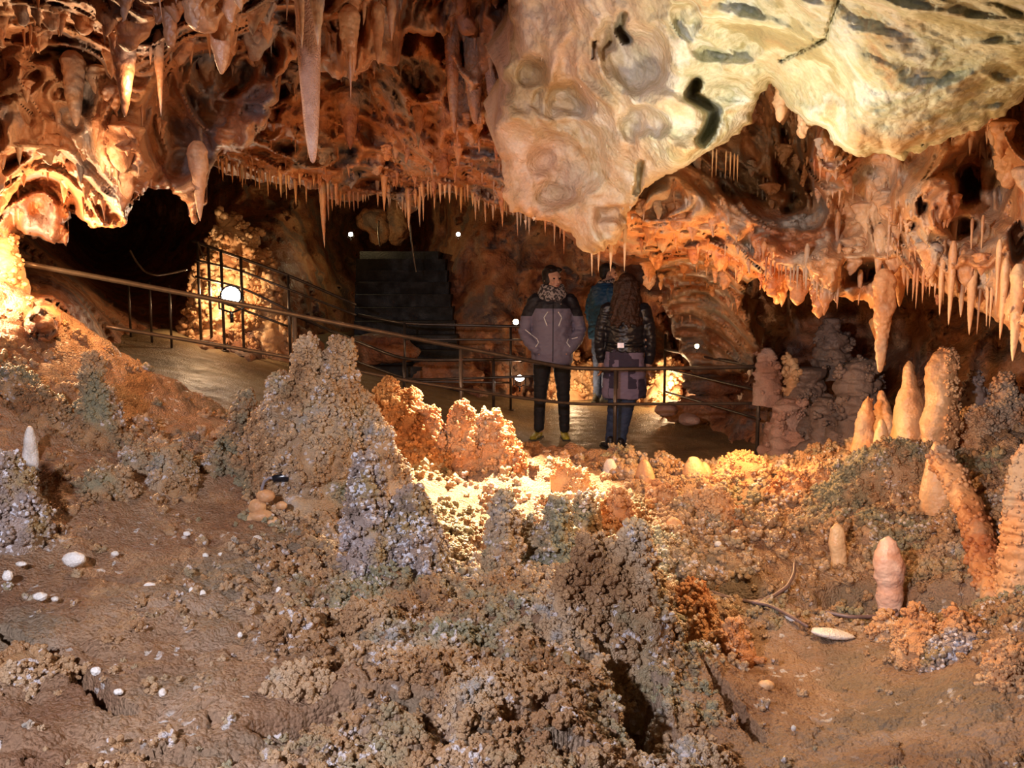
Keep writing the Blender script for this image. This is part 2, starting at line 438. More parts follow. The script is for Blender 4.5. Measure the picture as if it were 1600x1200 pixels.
# ---------------------------------------------------------------- walkway
def floor_z(x):
    return np.clip(-np.asarray(x)*.27+.05, 0, 1.05)
def build_walkway():
    xs = np.arange(-5.5, 3.6, .035); ys = np.arange(5.6, 15.2, .045)
    Y, X = np.meshgrid(ys, xs, indexing='ij'); x = X.ravel(); y = Y.ravel()
    p = np.c_[x, y, x*0]
    z = floor_z(x)*np.clip(1, 0, 1)+.012*fbm(p*2, 4, 3)+.004*fbm(p*14, 3, 4)
    V = np.c_[x, y, z]; a = Acc(); a.add(V, gridfaces(len(ys), len(xs)))
    tag(a.build('floor', M['path']), kind='structure')
build_walkway()

# ================================================================ relief shells (ceiling, walls)
def poly_sd(px, py, poly):
    pts = np.array(poly, float); n = len(pts)
    d = np.full(px.shape, 1e9); ins = np.zeros(px.shape, bool)
    for i in range(n):
        ax, ay = pts[i]; bx, by = pts[(i+1) % n]; vx, vy = bx-ax, by-ay
        k = np.clip(((px-ax)*vx+(py-ay)*vy)/(vx*vx+vy*vy+1e-9), 0, 1)
        d = np.minimum(d, np.hypot(px-ax-k*vx, py-ay-k*vy))
        c = ((ay > py) != (by > py)) & (px < (bx-ax)*(py-ay)/(by-ay+1e-12)+ax)
        ins ^= c
    return np.where(ins, d, -d)

class Shell:
    """a sheet of cave rock: hangs at real distances, rolls back at its rim, has a thick rim"""
    def __init__(s, name, poly, ctrl, mat, step=3.0, scal=((.5, .7, .3),), fb=.05, rag=6, roll=22, rollback=.35, skirt=.7, seed=0, flute=0, warp=.12, pits=(), slots=()):
        s.fn0 = rbf([(a/400, b/400, c) for a, b, c in ctrl], 2, .15); s.scal = scal; s.fb = fb; s.seed = seed; s.flute = flute; s.warp = warp; s.pits = pits; s.slots = slots
        pts = np.array(poly, float); x0, y0 = pts.min(0)-8; x1, y1 = pts.max(0)+8
        xs = np.arange(x0, x1, step); ys = np.arange(y0, y1, step)
        Y, X = np.meshgrid(ys, xs, indexing='ij'); x = X.ravel().copy(); y = Y.ravel().copy()
        t = s.fn0(np.c_[x, y]/400)
        Wq = P(x, y, t)
        sd = poly_sd(x, y, poly)+rag*fbm(np.c_[x/26, y/26, x*0], 4, seed+50)*1.6
        G = sd.reshape(X.shape); gy, gx = np.gradient(G, step, step)
        gx = gx.ravel(); gy = gy.ravel(); gn = np.hypot(gx, gy)+1e-6
        ok = sd > 0; sq = gridfaces(len(ys), len(xs)); keep = ok[sq].any(1); sq = sq[keep]
        out = (~ok); mv = np.clip(-sd/gn, 0, step*1.6)*out
        x += gx/gn*mv; y += gy/gn*mv
        u = np.clip(sd/roll, 0, 1); back = rollback*(1-np.sqrt(np.clip(1-(1-u)**2, 0, 1)))
        t = s.fn0(np.c_[x, y]/400); W = P(x, y, t); t = t+s.disp(W)+back
        W = P(x, y, t)
        used = np.unique(sq); mp = np.full(len(W), -1); mp[used] = np.arange(len(used)); W = W[used]; sq = mp[sq]
        a = Acc(); a.add(W, sq)
        # rim
        e = np.concatenate([sq[:, [0, 1]], sq[:, [1, 2]], sq[:, [2, 3]], sq[:, [3, 0]]]); es = np.sort(e, 1)
        key = es[:, 0].astype(np.int64)*len(W)+es[:, 1]; uq, ix, ct = np.unique(key, return_index=True, return_counts=True)
        be = e[ix[ct == 1]]; bv = np.unique(be)
        prev = np.arange(len(W)); last = {}; base = W[bv]; d = base-CAM; d = d/np.linalg.norm(d, axis=1)[:, None]
        m0 = np.full(len(W), -1); cur = bv.copy(); off = a.n
        allV = []; rings = [None]
        for k in (1, 2, 3):
            q = base+d*skirt*k/3+np.array([0, 0, 1])*skirt*.12*k+.05*k*np.c_[noise(base*5, 61), noise(base*5, 62), noise(base*5, 63)]
            allV.append(q)
        mi = np.full(len(W), -1); mi[bv] = np.arange(len(bv)); nb = len(bv)
        i0 = be[:, 0]; i1 = be[:, 1]; F = [np.stack([i1, i0, off+mi[i0], off+mi[i1]], 1)]
        for k in (0, 1):
            F.append(np.stack([off+k*nb+mi[i1], off+k*nb+mi[i0], off+(k+1)*nb+mi[i0], off+(k+1)*nb+mi[i1]], 1))
        V = np.concatenate([W]+allV); b = Acc(); b.add(V, np.concatenate([sq]+F))
        s.obj = b.build(name, mat); tag(s.obj, kind='structure')
    def disp(s, W):
        q = W+s.warp*np.c_[fbm(W*2.2, 3, s.seed+1), fbm(W*2.2, 3, s.seed+2), fbm(W*2.2, 3, s.seed+3)]
        d = 0
        for k, (sx, sz, am) in enumerate(s.scal):
            a, b, h = worley(q/np.array([sx, sx, sz]), s.seed+10+k)
            d = d+am*(np.clip(1-a/.85, 0, 1)**.8)*(.25+1.2*h)*np.clip((b-a)*5, 0, 1)
        d = d+s.fb*fbm(W*4, 5, s.seed+20, .55)*2
        if s.flute:
            d = d+s.flute*fbm(W*np.array([9, 9, 1.3]), 3, s.seed+33)
        if s.pits or s.slots:
            px, py, _ = proj(W); wb = 26*fbm(W*4, 3, 41); wb2 = 26*fbm(W*4, 3, 42)
            for cx, cy, rx, ry, am in s.pits:
                u = np.hypot((px+wb-cx)/rx, (py+wb2-cy)/ry); d = d+am*np.clip((1-u)/.5, 0, 1)**.8
            for pts, w, am in s.slots:
                dd = seg_d(px+wb*.1, py+wb2*.1, pts); d = d+am*np.clip(1.3-dd/w, 0, 1)**.6
        return d
    def depth(s, px, py):
        px = np.atleast_1d(np.asarray(px, float)); py = np.atleast_1d(np.asarray(py, float))
        t = s.fn0(np.c_[px, py]/400); return t+s.disp(P(px, py, t))

shA = Shell('ceiling', [(815, -330), (800, -60), (795, 0), (802, 60), (790, 110), (783, 180), (768, 215), (788, 250), (786, 300), (800, 330), (850, 345), (885, 362), (912, 392), (945, 395), (972, 370), (985, 335),
    (1000, 300), (1030, 280), (1045, 268), (1062, 268), (1100, 240), (1135, 225), (1170, 195), (1190, 150), (1203, 130), (1215, 150), (1245, 180), (1290, 205), (1318, 240), (1345, 243),
    (1375, 240), (1410, 248), (1450, 228), (1510, 208), (1570, 180), (1620, 140), (1980, 60), (1980, -330)],
    [(800, 0, 3.7), (790, 200, 4.0), (800, 320, 4.25), (930, 390, 4.15), (900, 100, 3.6), (880, 240, 4.05), (880, 170, 3.8), (960, 240, 3.8), (1000, 0, 3.1), (1000, 150, 3.4), (960, 330, 4.0), (1060, 255, 3.4), (1010, 270, 3.7),
     (1100, 100, 3.1), (1200, 130, 3.2), (1150, 190, 3.5), (1300, 0, 2.3), (1320, 230, 2.9), (1420, 235, 2.8), (1450, 100, 2.45), (1600, 150, 2.6), (1600, 0, 2.0), (1300, -300, 1.5), (900, -300, 2.4), (1900, -200, 1.4)],
    M['pale'], 3.2, scal=((.45, .5, .13), (.17, .2, .022), (.05, .06, .008)), fb=.03, rag=7, roll=20, rollback=.25, skirt=.6, seed=100, warp=.2,
    pits=[(882, 160, 45, 36, .15), (885, 255, 60, 66, .14), (830, 110, 24, 32, .08), (990, 90, 50, 60, .15), (1130, 60, 60, 40, .10), (950, 60, 22, 30, .12), (1010, 190, 40, 26, .12), (860, 310, 40, 24, .1), (960, 340, 30, 18, .12), (1080, 30, 26, 30, .12)],
    slots=[([(1088, 130), (1080, 150), (1118, 172), (1108, 205), (1098, 220)], 9, .30), ([(973, 25), (968, 45), (980, 62)], 7, .25), ([(1003, 255), (1000, 275), (995, 300)], 5, .2), ([(993, 345), (990, 365)], 5, .2), ([(1310, 0), (1290, 60), (1220, 95)], 3, .06), ([(928, 65), (927, 90)], 3, .1)])
shB = Shell('ceiling', [(985, 120), (1100, 60), (1650, 20), (1980, 20), (1980, 560), (1680, 600), (1640, 590), (1600, 545), (1590, 520), (1560, 500), (1530, 480), (1490, 465), (1455, 450), (1425, 430), (1400, 440), (1390, 500), (1380, 570), (1372, 500), (1350, 470),
    (1310, 465), (1270, 450), (1240, 430), (1215, 425), (1190, 430), (1165, 445), (1165, 490), (1190, 540), (1180, 575), (1130, 590), (1085, 580), (1058, 545), (1046, 500), (1040, 450), (1030, 425), (1010, 400), (960, 392), (935, 385), (940, 300)],
    [(985, 380, 5), (1100, 300, 4.4), (1060, 290, 4.3), (1100, 200, 5.0), (1200, 250, 5.1), (1250, 200, 4.2), (1235, 300, 4.9), (1290, 200, 3.7), (1100, 450, 7.0), (1130, 570, 8.9), (1060, 420, 6.2), (1180, 430, 4.9), (1150, 360, 4.5), (1300, 250, 3.7), (1330, 260, 3.9), (1300, 450, 4.2), (1450, 260, 3.6), (1450, 330, 3.4),
     (1450, 450, 3.8), (1600, 200, 3.1), (1600, 540, 2.9), (1550, 480, 3.2), (1550, 330, 3.35), (1800, 300, 2.6), (1360, 500, 4.2), (1380, 400, 4.1), (1100, 60, 4.8), (1600, 20, 3), (1900, 100, 2.4), (1900, 500, 2.5)],
    M['orange'], 3.2, scal=((.30, .42, .34), (.11, .16, .10), (.05, .08, .03)), fb=.03, rag=10, roll=18, rollback=.3, skirt=.6, seed=200, flute=.05,
    pits=[(1240, 235, 42, 95, .7), (1150, 285, 48, 26, .45), (1128, 375, 18, 18, .3), (1340, 430, 40, 30, .5), (1250, 320, 30, 20, .3), (1515, 290, 28, 40, .35), (1500, 355, 26, 18, .3), (1590, 380, 26, 40, .4), (1440, 325, 14, 12, .2), (1425, 350, 12, 10, .2)])
shC = Shell('ceiling', [(-380, -330), (840, -330), (845, 0), (800, 60), (770, 110), (735, 150), (720, 110), (690, 60), (640, 50), (620, 100), (585, 95), (560, 130), (520, 120), (470, 90), (440, 120), (430, 160), (415, 195), (385, 230), (345, 235),
    (330, 260), (318, 300), (303, 345), (285, 310), (270, 300), (235, 297), (205, 312), (198, 345), (165, 355), (130, 350), (112, 325), (106, 385), (60, 375), (20, 365), (-60, 390), (-380, 420)],
    [(0, 0, 3.2), (0, 200, 4.0), (50, 370, 5.2), (0, 250, 4.1), (60, 235, 4.2), (60, 290, 4.9), (150, 100, 3.9), (120, 200, 4.1), (160, 240, 4.0), (300, 250, 4.3), (310, 335, 4.3), (160, 340, 4.6), (250, 60, 3.4), (240, 150, 4.0), (340, 30, 3.4), (300, 70, 4.1), (400, 180, 4.4), (410, 60, 4.3), (500, 0, 3.7), (530, 100, 4.0),
     (650, 20, 4.4), (740, 120, 4.8), (820, 0, 4.8), (400, -250, 2.6), (800, -250, 3.2), (-300, -200, 2.4), (-300, 350, 3.9)],
    M['leftceil'], 3.2, scal=((.36, .42, .42), (.14, .2, .15), (.06, .09, .04)), fb=.035, rag=10, roll=16, rollback=.3, skirt=.7, seed=300, flute=.04)
shD = Shell('ceiling', [(250, 180), (260, -60), (1000, -60), (1060, 300), (1045, 400), (1020, 412), (975, 415), (930, 405), (890, 372), (850, 345), (800, 333), (760, 318), (700, 300), (668, 300), (640, 345), (615, 318), (590, 298), (560, 315), (520, 312), (500, 298), (450, 290), (420, 285), (380, 278), (340, 262), (300, 250)],
    [(330, 200, 6), (330, 270, 7.3), (550, 310, 7.4), (520, 250, 6.4), (700, 300, 6.8), (700, 230, 5.6), (690, 250, 5.9), (850, 350, 6.3), (500, 100, 5.6), (500, -40, 4.8), (750, 0, 5.0), (740, 100, 5.2), (640, 160, 5.5), (700, 200, 5.4), (560, 180, 6.2), (1000, 300, 5.5), (1000, 410, 6.3), (600, 60, 5.2)],
    M['midceil'], 3.4, scal=((.34, .4, .45), (.13, .16, .14), (.05, .08, .04)), fb=.05, rag=8, roll=14, rollback=.35, skirt=1.2, seed=400, flute=.05)
shE = Shell('wall_back', [(-450, -60), (2050, -60), (2050, 1150), (-450, 1150)],
    [(-300, 300, 8), (-100, 430, 6.2), (30, 440, 6.2), (110, 450, 7.6), (200, 330, 17), (150, 400, 16), (250, 400, 15), (200, 500, 9.7), (330, 520, 9.4), (430, 560, 9.8), (420, 440, 11), (420, 360, 12.5), (500, 430, 13.5), (560, 370, 17), (640, 370, 17), (600, 330, 17), (700, 370, 14), (700, 450, 13),
     (560, 540, 14), (650, 600, 11.5), (750, 600, 11), (800, 600, 11.5), (850, 620, 12.2), (850, 450, 12.6), (920, 600, 12.4), (1040, 600, 11.6), (1030, 480, 11.5), (1150, 620, 9.6), (1150, 680, 8.8), (1250, 600, 8.6), (1250, 700, 8.0), (1350, 550, 8.3), (1400, 680, 7.3), (1250, 470, 9.3), (1500, 600, 6.9), (1600, 600, 6.3),
     (1700, 700, 5.6), (1700, 400, 6.5), (1900, 500, 5.2), (300, 0, 9), (1000, 0, 9), (1700, 0, 6.5), (-300, 0, 8), (-300, 600, 7), (0, 700, 8.5), (600, 800, 10), (1000, 750, 10.5), (1300, 850, 7.3), (1700, 900, 5.4), (500, 1100, 9), (1400, 1100, 6.8), (-300, 1100, 8)],
    M['wall'], 6, scal=((.9, .9, .6), (.33, .35, .22), (.12, .14, .06)), fb=.10, rag=0, roll=1, rollback=0, skirt=.3, seed=500, warp=.4)
# ================================================================ drip teeth and stalactites
def cone_mesh(acc, top, length, r, n=9, rows=9, bend=.0, flare=1.0, lump=.12, seed=0, pw=.8, tipr=.06, flat=1.0):
    """hanging (length>0) tapering drip whose root is at `top`"""
    h = np.linspace(0, 1, rows); rr = r*((1-h)**pw*(1-tipr)+tipr*np.sqrt(np.clip(1-h, 0, 1)))*np.sqrt(np.clip(h*7+.12, 0, 1))
    th = np.arange(n)/n*2*math.pi; ph = RNG.rand()*6.28
    c = np.stack([np.cos(th+ph), np.sin(th+ph)*flat, np.zeros(n)], 1)
    V = top[None, None]+rr[:, None, None]*c[None]
    V[:, :, 2] -= (h*length)[:, None]
    b = RNG.randn(2)*bend*length; V[:, :, 0] += (h**2*b[0])[:, None]; V[:, :, 1] += (h**2*b[1])[:, None]
    W = V.reshape(-1, 3)
    nz = noise(W*np.array([1, 1, .45])/max(r, .004)*.9+seed, 3); nz2 = noise(W/max(r, .004)*2.1+seed, 4)
    cen = np.repeat(top[None], len(W), 0); cen[:, 2] = W[:, 2]; d = W-cen; d[:, 2] = 0
    W = W+d*(lump*(nz*1.6+nz2*.8))[:, None]
    acc.add(np.r_[W, [W[-n:].mean(0)-[0, 0, r*.02]]], gridfaces(rows, n, True), [[(rows-1)*n+k, (rows-1)*n+(k+1) % n, rows*n] for k in range(n)])

def teeth(sh, n, x0, x1, y0, y1, L, R, thr, mat, poly=None, power=2.2):
    """drips grown all over the edges of a shell, kept in the shell's own mesh"""
    px = x0+(x1-x0)*RNG.rand(n*6); py = y0+(y1-y0)*RNG.rand(n*6)
    d0 = sh.depth(px, py); d1 = sh.depth(px, py+9); g = d1-d0
    k = np.where(g > thr)[0][:n]
    W = P(px[k], py[k], d0[k]+.012)
    if poly is not None:
        k2 = poly_sd(px[k], py[k], poly) > 12; W = W[k2]
    a = Acc()
    for w in W:
        u = RNG.rand()**power; r = R[0]+(R[1]-R[0])*RNG.rand()**1.6
        ln = L[0]+(L[1]-L[0])*u
        cone_mesh(a, w+[0, .01, r*.8], ln+r*.8, r, 8, 7, .05, 1.25, .22, RNG.rand()*50, pw=1.1 if RNG.rand() < .6 else .7, flat=.8)
    V = np.concatenate(a.V)
    me = sh.obj.data
    bm = bmesh.new(); bm.from_mesh(me)
    tmp = mesh_np('t', V, [np.concatenate(a.q), np.concatenate(a.t)]); bm.from_mesh(tmp); bm.to_mesh(me); bm.free(); bpy.data.meshes.remove(tmp)

POLYB = [(985, 120), (1100, 60), (1650, 20), (1980, 20), (1980, 560), (1680, 600), (1640, 590), (1600, 545), (1590, 520), (1560, 500), (1530, 480), (1490, 465), (1455, 450), (1425, 430), (1400, 440), (1390, 500), (1380, 570), (1372, 500), (1350, 470),    (1310, 465), (1270, 450), (1240, 430), (1215, 425), (1190, 430), (1165, 445), (1165, 490), (1190, 540), (1180, 575), (1130, 590), (1085, 580), (1058, 545), (1046, 500), (1040, 450), (1030, 425), (1010, 400), (960, 392), (935, 385), (940, 300)]
POLYD = [(250, 180), (260, -60), (1000, -60), (1060, 300), (1045, 400), (1020, 412), (975, 415), (930, 405), (890, 372), (850, 345), (800, 333), (760, 318), (700, 300), (668, 300), (640, 345), (615, 318), (590, 298), (560, 315), (520, 312), (500, 298), (450, 290), (420, 285), (380, 278), (340, 262), (300, 250)]
POLYC = [(-380, -330), (840, -330), (845, 0), (800, 60), (770, 110), (735, 150), (720, 110), (690, 60), (640, 50), (620, 100), (585, 95), (560, 130), (520, 120), (470, 90), (440, 120), (430, 160), (415, 195), (385, 230), (345, 235), (330, 260), (318, 300), (303, 345), (285, 310), (270, 300), (235, 297), (205, 312), (198, 345), (165, 355), (130, 350), (112, 325), (106, 385), (60, 375), (20, 365), (-60, 390), (-380, 420)]
def big_teeth(sh, n, x0, x1, y0, y1, L, R, thr, poly):
    px = x0+(x1-x0)*RNG.rand(n*8); py = y0+(y1-y0)*RNG.rand(n*8)
    d0 = sh.depth(px, py); g = sh.depth(px, py+16)-d0
    k = np.where((g > thr) & (poly_sd(px, py, poly) > 14))[0][:n] if poly else np.where(g > thr)[0][:n]
    W = P(px[k], py[k], d0[k]+.03); a = Acc()
    for w in W:
        r = R[0]+(R[1]-R[0])*RNG.rand()**1.4; ln = L[0]+(L[1]-L[0])*RNG.rand()**1.6; ln = max(ln, r*1.3)
        cone_mesh(a, w+[0, r*.4, r*1.3], ln+r*1.3, r, 24, 34, .08, 1, .60, RNG.rand()*50, pw=.35+.6*RNG.rand(), flat=.75)
    me = sh.obj.data; bm = bmesh.new(); bm.from_mesh(me)
    tmp = mesh_np('t', np.concatenate(a.V), [np.concatenate(a.q), np.concatenate(a.t)]); bm.from_mesh(tmp); bm.to_mesh(me); bm.free(); bpy.data.meshes.remove(tmp)
big_teeth(shC, 120, -250, 790, -100, 350, (.03, .15), (.03, .10), .04, POLYC)
big_teeth(shD, 110, 300, 1000, 20, 310, (.03, .15), (.022, .08), .04, POLYD)
big_teeth(shB, 150, 1000, 1700, 130, 470, (.02, .12), (.018, .07), .03, None)
teeth(shC, 330, -200, 780, -50, 380, (.02, .13), (.008, .028), .03, None, POLYC)
teeth(shD, 300, 300, 1000, 60, 330, (.02, .12), (.007, .022), .03, None, POLYD)
teeth(shB, 340, 1000, 1700, 130, 500, (.015, .09), (.006, .020), .02, None, POLYB)
teeth(shA, 40, 800, 1000, 60, 360, (.01, .03), (.006, .014), .03, None)

def drip(px, ytop, ytip, hw, t, label, group=None, mat='orange', name='stalactite', lump=.12, pw=.8, n=14, rows=22, flat=1.0, flare=1.25, bend=.01):
    top = P(px, ytop, t); tip = P(px, ytip, t); ln = top[2]-tip[2]; r = hw*t/F_PX
    a = Acc(); big = hw > 12
    if big: n, rows = 36, 110
    cone_mesh(a, top+[0, .01, .06], ln+.06, r, n, rows, bend, flare, lump, RNG.rand()*90, pw=pw, flat=flat)
    o = a.build(name, M[mat], None, top); return tag(o, label, 'stalactite', group)

def edge_t(sh, px, py):
    return float(sh.depth(px, py-6)[0])+.03

# the big one and its neighbours
drip(477, -90, 250, 25, 3.5, 'large dusty pink stalactite like a blunt sword hanging from the top left of the ceiling', None, 'bigstal', lump=.05, pw=.42, flare=1.05, bend=.002)
T1 = [  # px, ytop, ytip, half width, t, label, mat
 (342, -20, 112, 30, 3.55, 'plump brown bulb stalactite ending in a thin drip, left of the large sword-like stalactite', 'leftceil', .55),
 (260, -40, 70, 17, 3.45, 'brown column-like stub at the top edge, left of the plump bulb stalactite', 'leftceil', .3),
 (468, -30, 72, 9, 3.35, 'thin short drip hanging in front of the top of the sword-like stalactite', 'leftceil', .7),
 (495, -20, 68, 17, 3.4, 'pointed cream-edged drapery tooth just right of the sword-like stalactite', 'leftceil', .8),
 (545, 30, 128, 20, 3.9, 'broad forked drapery stalactite right of the sword-like stalactite', 'leftceil', .7),
 (590, 25, 98, 11, 4.0, 'blunt finger stalactite below the lit top drapery', 'leftceil', .45),
 (611, 10, 62, 9, 4.0, 'small hooked stalactite beside the blunt finger at the top', 'leftceil', .7),
 (706, 40, 205, 13, 4.9, 'long knobbly stalactite with a bright left edge in the upper middle', 'midceil', .4),
 (738, 10, 190, 20, 5.0, 'thick purple-shadowed stalactite between the knobbly one and the pink hanging mass', 'midceil', .4),
 (767, 20, 175, 16, 5.0, 'bluish lit stalactite tucked against the pink hanging mass', 'bigstal', .5),
 (246, 70, 180, 10, 4.1, 'slim stalactite with a bright tip on the lit left ridge', 'leftceil', .8),
 (190, 60, 180, 22, 4.2, 'smooth grey-violet pendant under the left ceiling', 'leftceil', .6),
 (112, 100, 195, 20, 4.1, 'broad brown pendant above the brightly lit left ridge', 'leftceil', .5),
 (178, 200, 290, 9, 4.1, 'white-hot lit spike at the bottom of the left ridge', 'leftceil', .8),
 (155, 200, 270, 14, 4.1, 'brightly lit drapery tooth beside the white-hot spike', 'leftceil', .6),
 (308, 240, 345, 18, 4.3, 'pinkish pointed lobe at the lowest right corner of the left ceiling', 'leftceil', .8),
 (545, 150, 232, 22, 5.9, 'wide orange drapery point below the dark red recess', 'midceil', .7),
 (547, 100, 153, 4, 3.9, 'needle drip under the forked drapery', 'leftceil', .8),
 (653, 180, 232, 9, 5.3, 'short orange point under the pocketed rock', 'midceil', .9),
]
for px, a_, b_, hw, t, lb, mt, pw in T1: drip(px, a_, b_, hw, (min(t, edge_t(shC, px, max(a_, 6))) if t < 4.5 else min(t, edge_t(shD, px, max(a_, 6)))), lb, None, mt, lump=.16, pw=pw, flare=1.3)
# lone long straw over the walkway
t_ = edge_t(shD, 503, 292)
drip(503, 288, 388, 7, t_, 'longest thin stalactite pointing down over the dark stair', None, 'orange', lump=.14, pw=.75)
drip(511, 285, 345, 4, t_+.05, 'thin drip clinging beside the longest thin stalactite', None, 'orange', lump=.14)
for px, a_, b_, hw, lb in [(461, 285, 322, 4, 'small isolated stalactite left of the longest thin one'), (600, 270, 330, 7, 'stout lit stalactite at the start of the middle fringe'), (607, 300, 325, 4, 'short drip under the stout lit fringe stalactite'),
                       (638, 300, 360, 6, 'jagged stalactite at the lowest point of the middle fringe'), (656, 290, 342, 3, 'left one of a pair of straight straws in the middle fringe'), (661, 292, 346, 3, 'right one of a pair of straight straws in the middle fringe'),
                       (743, 308, 345, 3.5, 'single straw hanging below the bright middle fringe'), (785, 318, 355, 3.5, 'longer straw near the right end of the bright middle fringe')]:
    drip(px, a_, b_, hw, edge_t(shD, px, a_+8), lb, None, 'orange')
# fringe of small ones along the middle ceiling lip
lip = [(345, 262), (380, 276), (420, 283), (450, 288), (500, 298), (520, 312), (560, 314), (590, 300), (615, 312), (640, 338), (668, 300), (700, 302), (760, 318), (800, 333), (850, 345), (880, 365)]
lx = [p[0] for p in lip]; ly = [p[1] for p in lip]
x = 340.0
while x < 885:
    y = np.interp(x, lx, ly)-6-RNG.rand()*14; L = 9+28*RNG.rand()**2.2
    if abs(x-503) > 7:
        drip(x, y, y+L+8, 2.2+2.2*RNG.rand(), edge_t(shD, x, y), 'small orange drip stalactite in the fringe along the middle ceiling lip', 'drips of the middle ceiling fringe', 'orange', n=8, rows=8)
    x += 3.5+7*RNG.rand()
# below the pink hanging mass
for px, a_, b_, hw, lb in [(925, 385, 432, 3, 'thin straw below the pink mass, left of the pair'), (936, 385, 426, 4, 'straw below the pink mass with a knobbly tip'), (955, 385, 425, 5, 'cream straw directly under the pink mass'), (977, 370, 425, 4, 'rightmost straw under the pink mass above the heads')]:
    drip(px, a_, b_, hw, 4.35, lb, None, 'smooth')
# right-hand ceiling
TR = [(1475, 395, 495, 6, 'long cream stalactite, left end of the right-hand icicle row'), (1491, 400, 510, 7, 'longest cream stalactite of the right-hand icicle row'), (1506, 420, 497, 8, 'thick pale stalactite right of the longest icicle'),
      (1522, 420, 525, 9, 'broad fluted stalactite in the middle of the icicle row'), (1535, 430, 525, 4, 'thin icicle pressed to the broad fluted stalactite'), (1546, 440, 512, 4, 'thin icicle between the fluted stalactite and the thick tan one'),
      (1553, 440, 515, 4, 'second thin icicle before the thick tan one'), (1573, 430, 533, 7, 'thick tan stalactite near the right edge'), (1594, 440, 567, 13, 'large pale pointed stalactite at the right edge'),
      (1563, 400, 480, 5, 'slender stalactite above the thick tan one'), (1376, 370, 436, 11, 'brown triangular stalactite over the grey recess'), (1392, 340, 412, 4, 'short cream drip right of the brown triangle'), (1405, 370, 413, 3, 'thin cream drip between the two brown lobes'),
      (1312, 400, 455, 4, 'orange spike at the lip above the grey hollow'), (1279, 420, 472, 4, 'orange needle above the grey hollow'), (1311, 430, 484, 5, 'longer orange needle above the grey hollow'), (1262, 400, 455, 5, 'orange tooth at the left of the grey hollow lip'),
      (1345, 440, 478, 5, 'brown drip on the curtain over the grey hollow'), (1410, 400, 480, 15, 'dull brown lobe hanging beside the grey recess'), (1502, 330, 425, 4, 'cream strip stalactite above the icicle row'), (1493, 350, 440, 6, 'thick wax-like strip above the icicle row'), (1548, 260, 325, 16, 'fat pointed brown bulb high on the right'),
      (1537, 360, 405, 3, 'small white drip under the fat bulb'), (1520, 365, 400, 3, 'small cream drip left of the white one'), (1310, 350, 420, 5, 'slim brown stalactite on the orange curtain')]
for px, a_, b_, hw, lb in TR:
    drip(px, a_, b_, hw, edge_t(shB, px, min(a_+30, 470))-.05, lb, None, 'smooth' if (px > 1470 and a_ > 325) else 'orange', pw=.6 if hw > 5 else .8)
# long hanging pendant over the stalagmites
drip(1383, 440, 585, 17, 4.15, 'long brown pendant hanging down in front of the grey hollow', None, 'orange', lump=.25, pw=.45)
drip(1222, 140, 190, 12, 3.45, 'bright cream flake hanging at the peak of the dark gap in the right ceiling', None, 'smooth', lump=.6, pw=.4)
drip(1258, 168, 215, 14, 3.45, 'wide lit cream flake right of the one at the peak of the dark gap', None, 'smooth', lump=.7, pw=.3)
# little straws in the dark pocket
for i, px in enumerate([1114, 1120, 1135, 1142, 1148, 1153]):
    drip(px, 252+2*i, 275+[3, 0, 2, 5, 8, 10][i], 1.8, 4.1, 'tiny straw in the row over the dark pocket of the right ceiling', 'straws over the dark pocket', 'smooth', n=7, rows=8)
# rows of small drips along the right lips
for (x0, y0, x1, y1, nn, grp, lb) in [(1190, 425, 1330, 462, 22, 'needle drips over the grey hollow', 'small orange needle drip in the row over the grey hollow'),
                          (1100, 290, 1230, 330, 16, 'drips under the dark pocket', 'small pinkish drip in the row under the dark pocket'),
                          (1430, 440, 1480, 460, 8, 'drips left of the icicle row', 'small cream drip just left of the icicle row'),
                          (1400, 455, 1450, 470, 6, 'drips under the brown lobe', 'small dull drip under the brown lobe beside the icicles')]:
    for k in range(nn):
        px = x0+(x1-x0)*(k+.6*RNG.rand())/nn; py = y0+(y1-y0)*(px-x0)/(x1-x0)-8
        drip(px, py-18, py+8+20*RNG.rand()**1.6, 2.3+1.6*RNG.rand(), edge_t(shB, px, py-16), lb, grp, 'orange', n=8, rows=8)

# ================================================================ stalagmites
def lobe_surface(base, top, r0, r1, n, rows, pw, rough, seed, sq=1.0, under=.08, capp=2.3):
    """rows of rings rising from base to top; returns verts, quads, tri cap, outward normals"""
    h = np.linspace(0, 1, rows)
    cap = np.sqrt(np.clip(1-h**capp, 0, 1))
    rr = (r0+(r1-r0)*(h**pw))*cap+.002
    ax = base[None]+(top-base)[None]*h[:, None]
    ax[0, 2] -= under
    th = np.arange(n)/n*2*math.pi
    c = np.stack([np.cos(th), np.sin(th)*sq, np.zeros(n)], 1)
    V = (ax[:, None]+rr[:, None, None]*c[None]).reshape(-1, 3)
    N = np.tile(c, (rows, 1)); N[:, 2] += .3; N = N/np.linalg.norm(N, axis=1)[:, None]
    rref = max(r0, r1)
    a, _, hh = worley(V/(rref*.55)+seed, 5); a2, _, _ = worley(V/(rref*.22)+seed, 6)
    d = rough*rref*(.55*np.sqrt(np.clip(1-a*a, 0, 1))*(.4+hh)+.28*np.sqrt(np.clip(1-a2*a2, 0, 1))-.35)+rough*.35*rref*fbm(V/rref*1.1+seed, 3, 8)
    V = V+N*d[:, None]
    q = gridfaces(rows, n, True); last = (rows-1)*n
    t = [[last+k, last+(k+1) % n, rows*n] for k in range(n)]
    V = np.r_[V, [V[last:].mean(0)]]; N = np.r_[N, [[0, 0, 1]]]
    return V, q, np.array(t), N

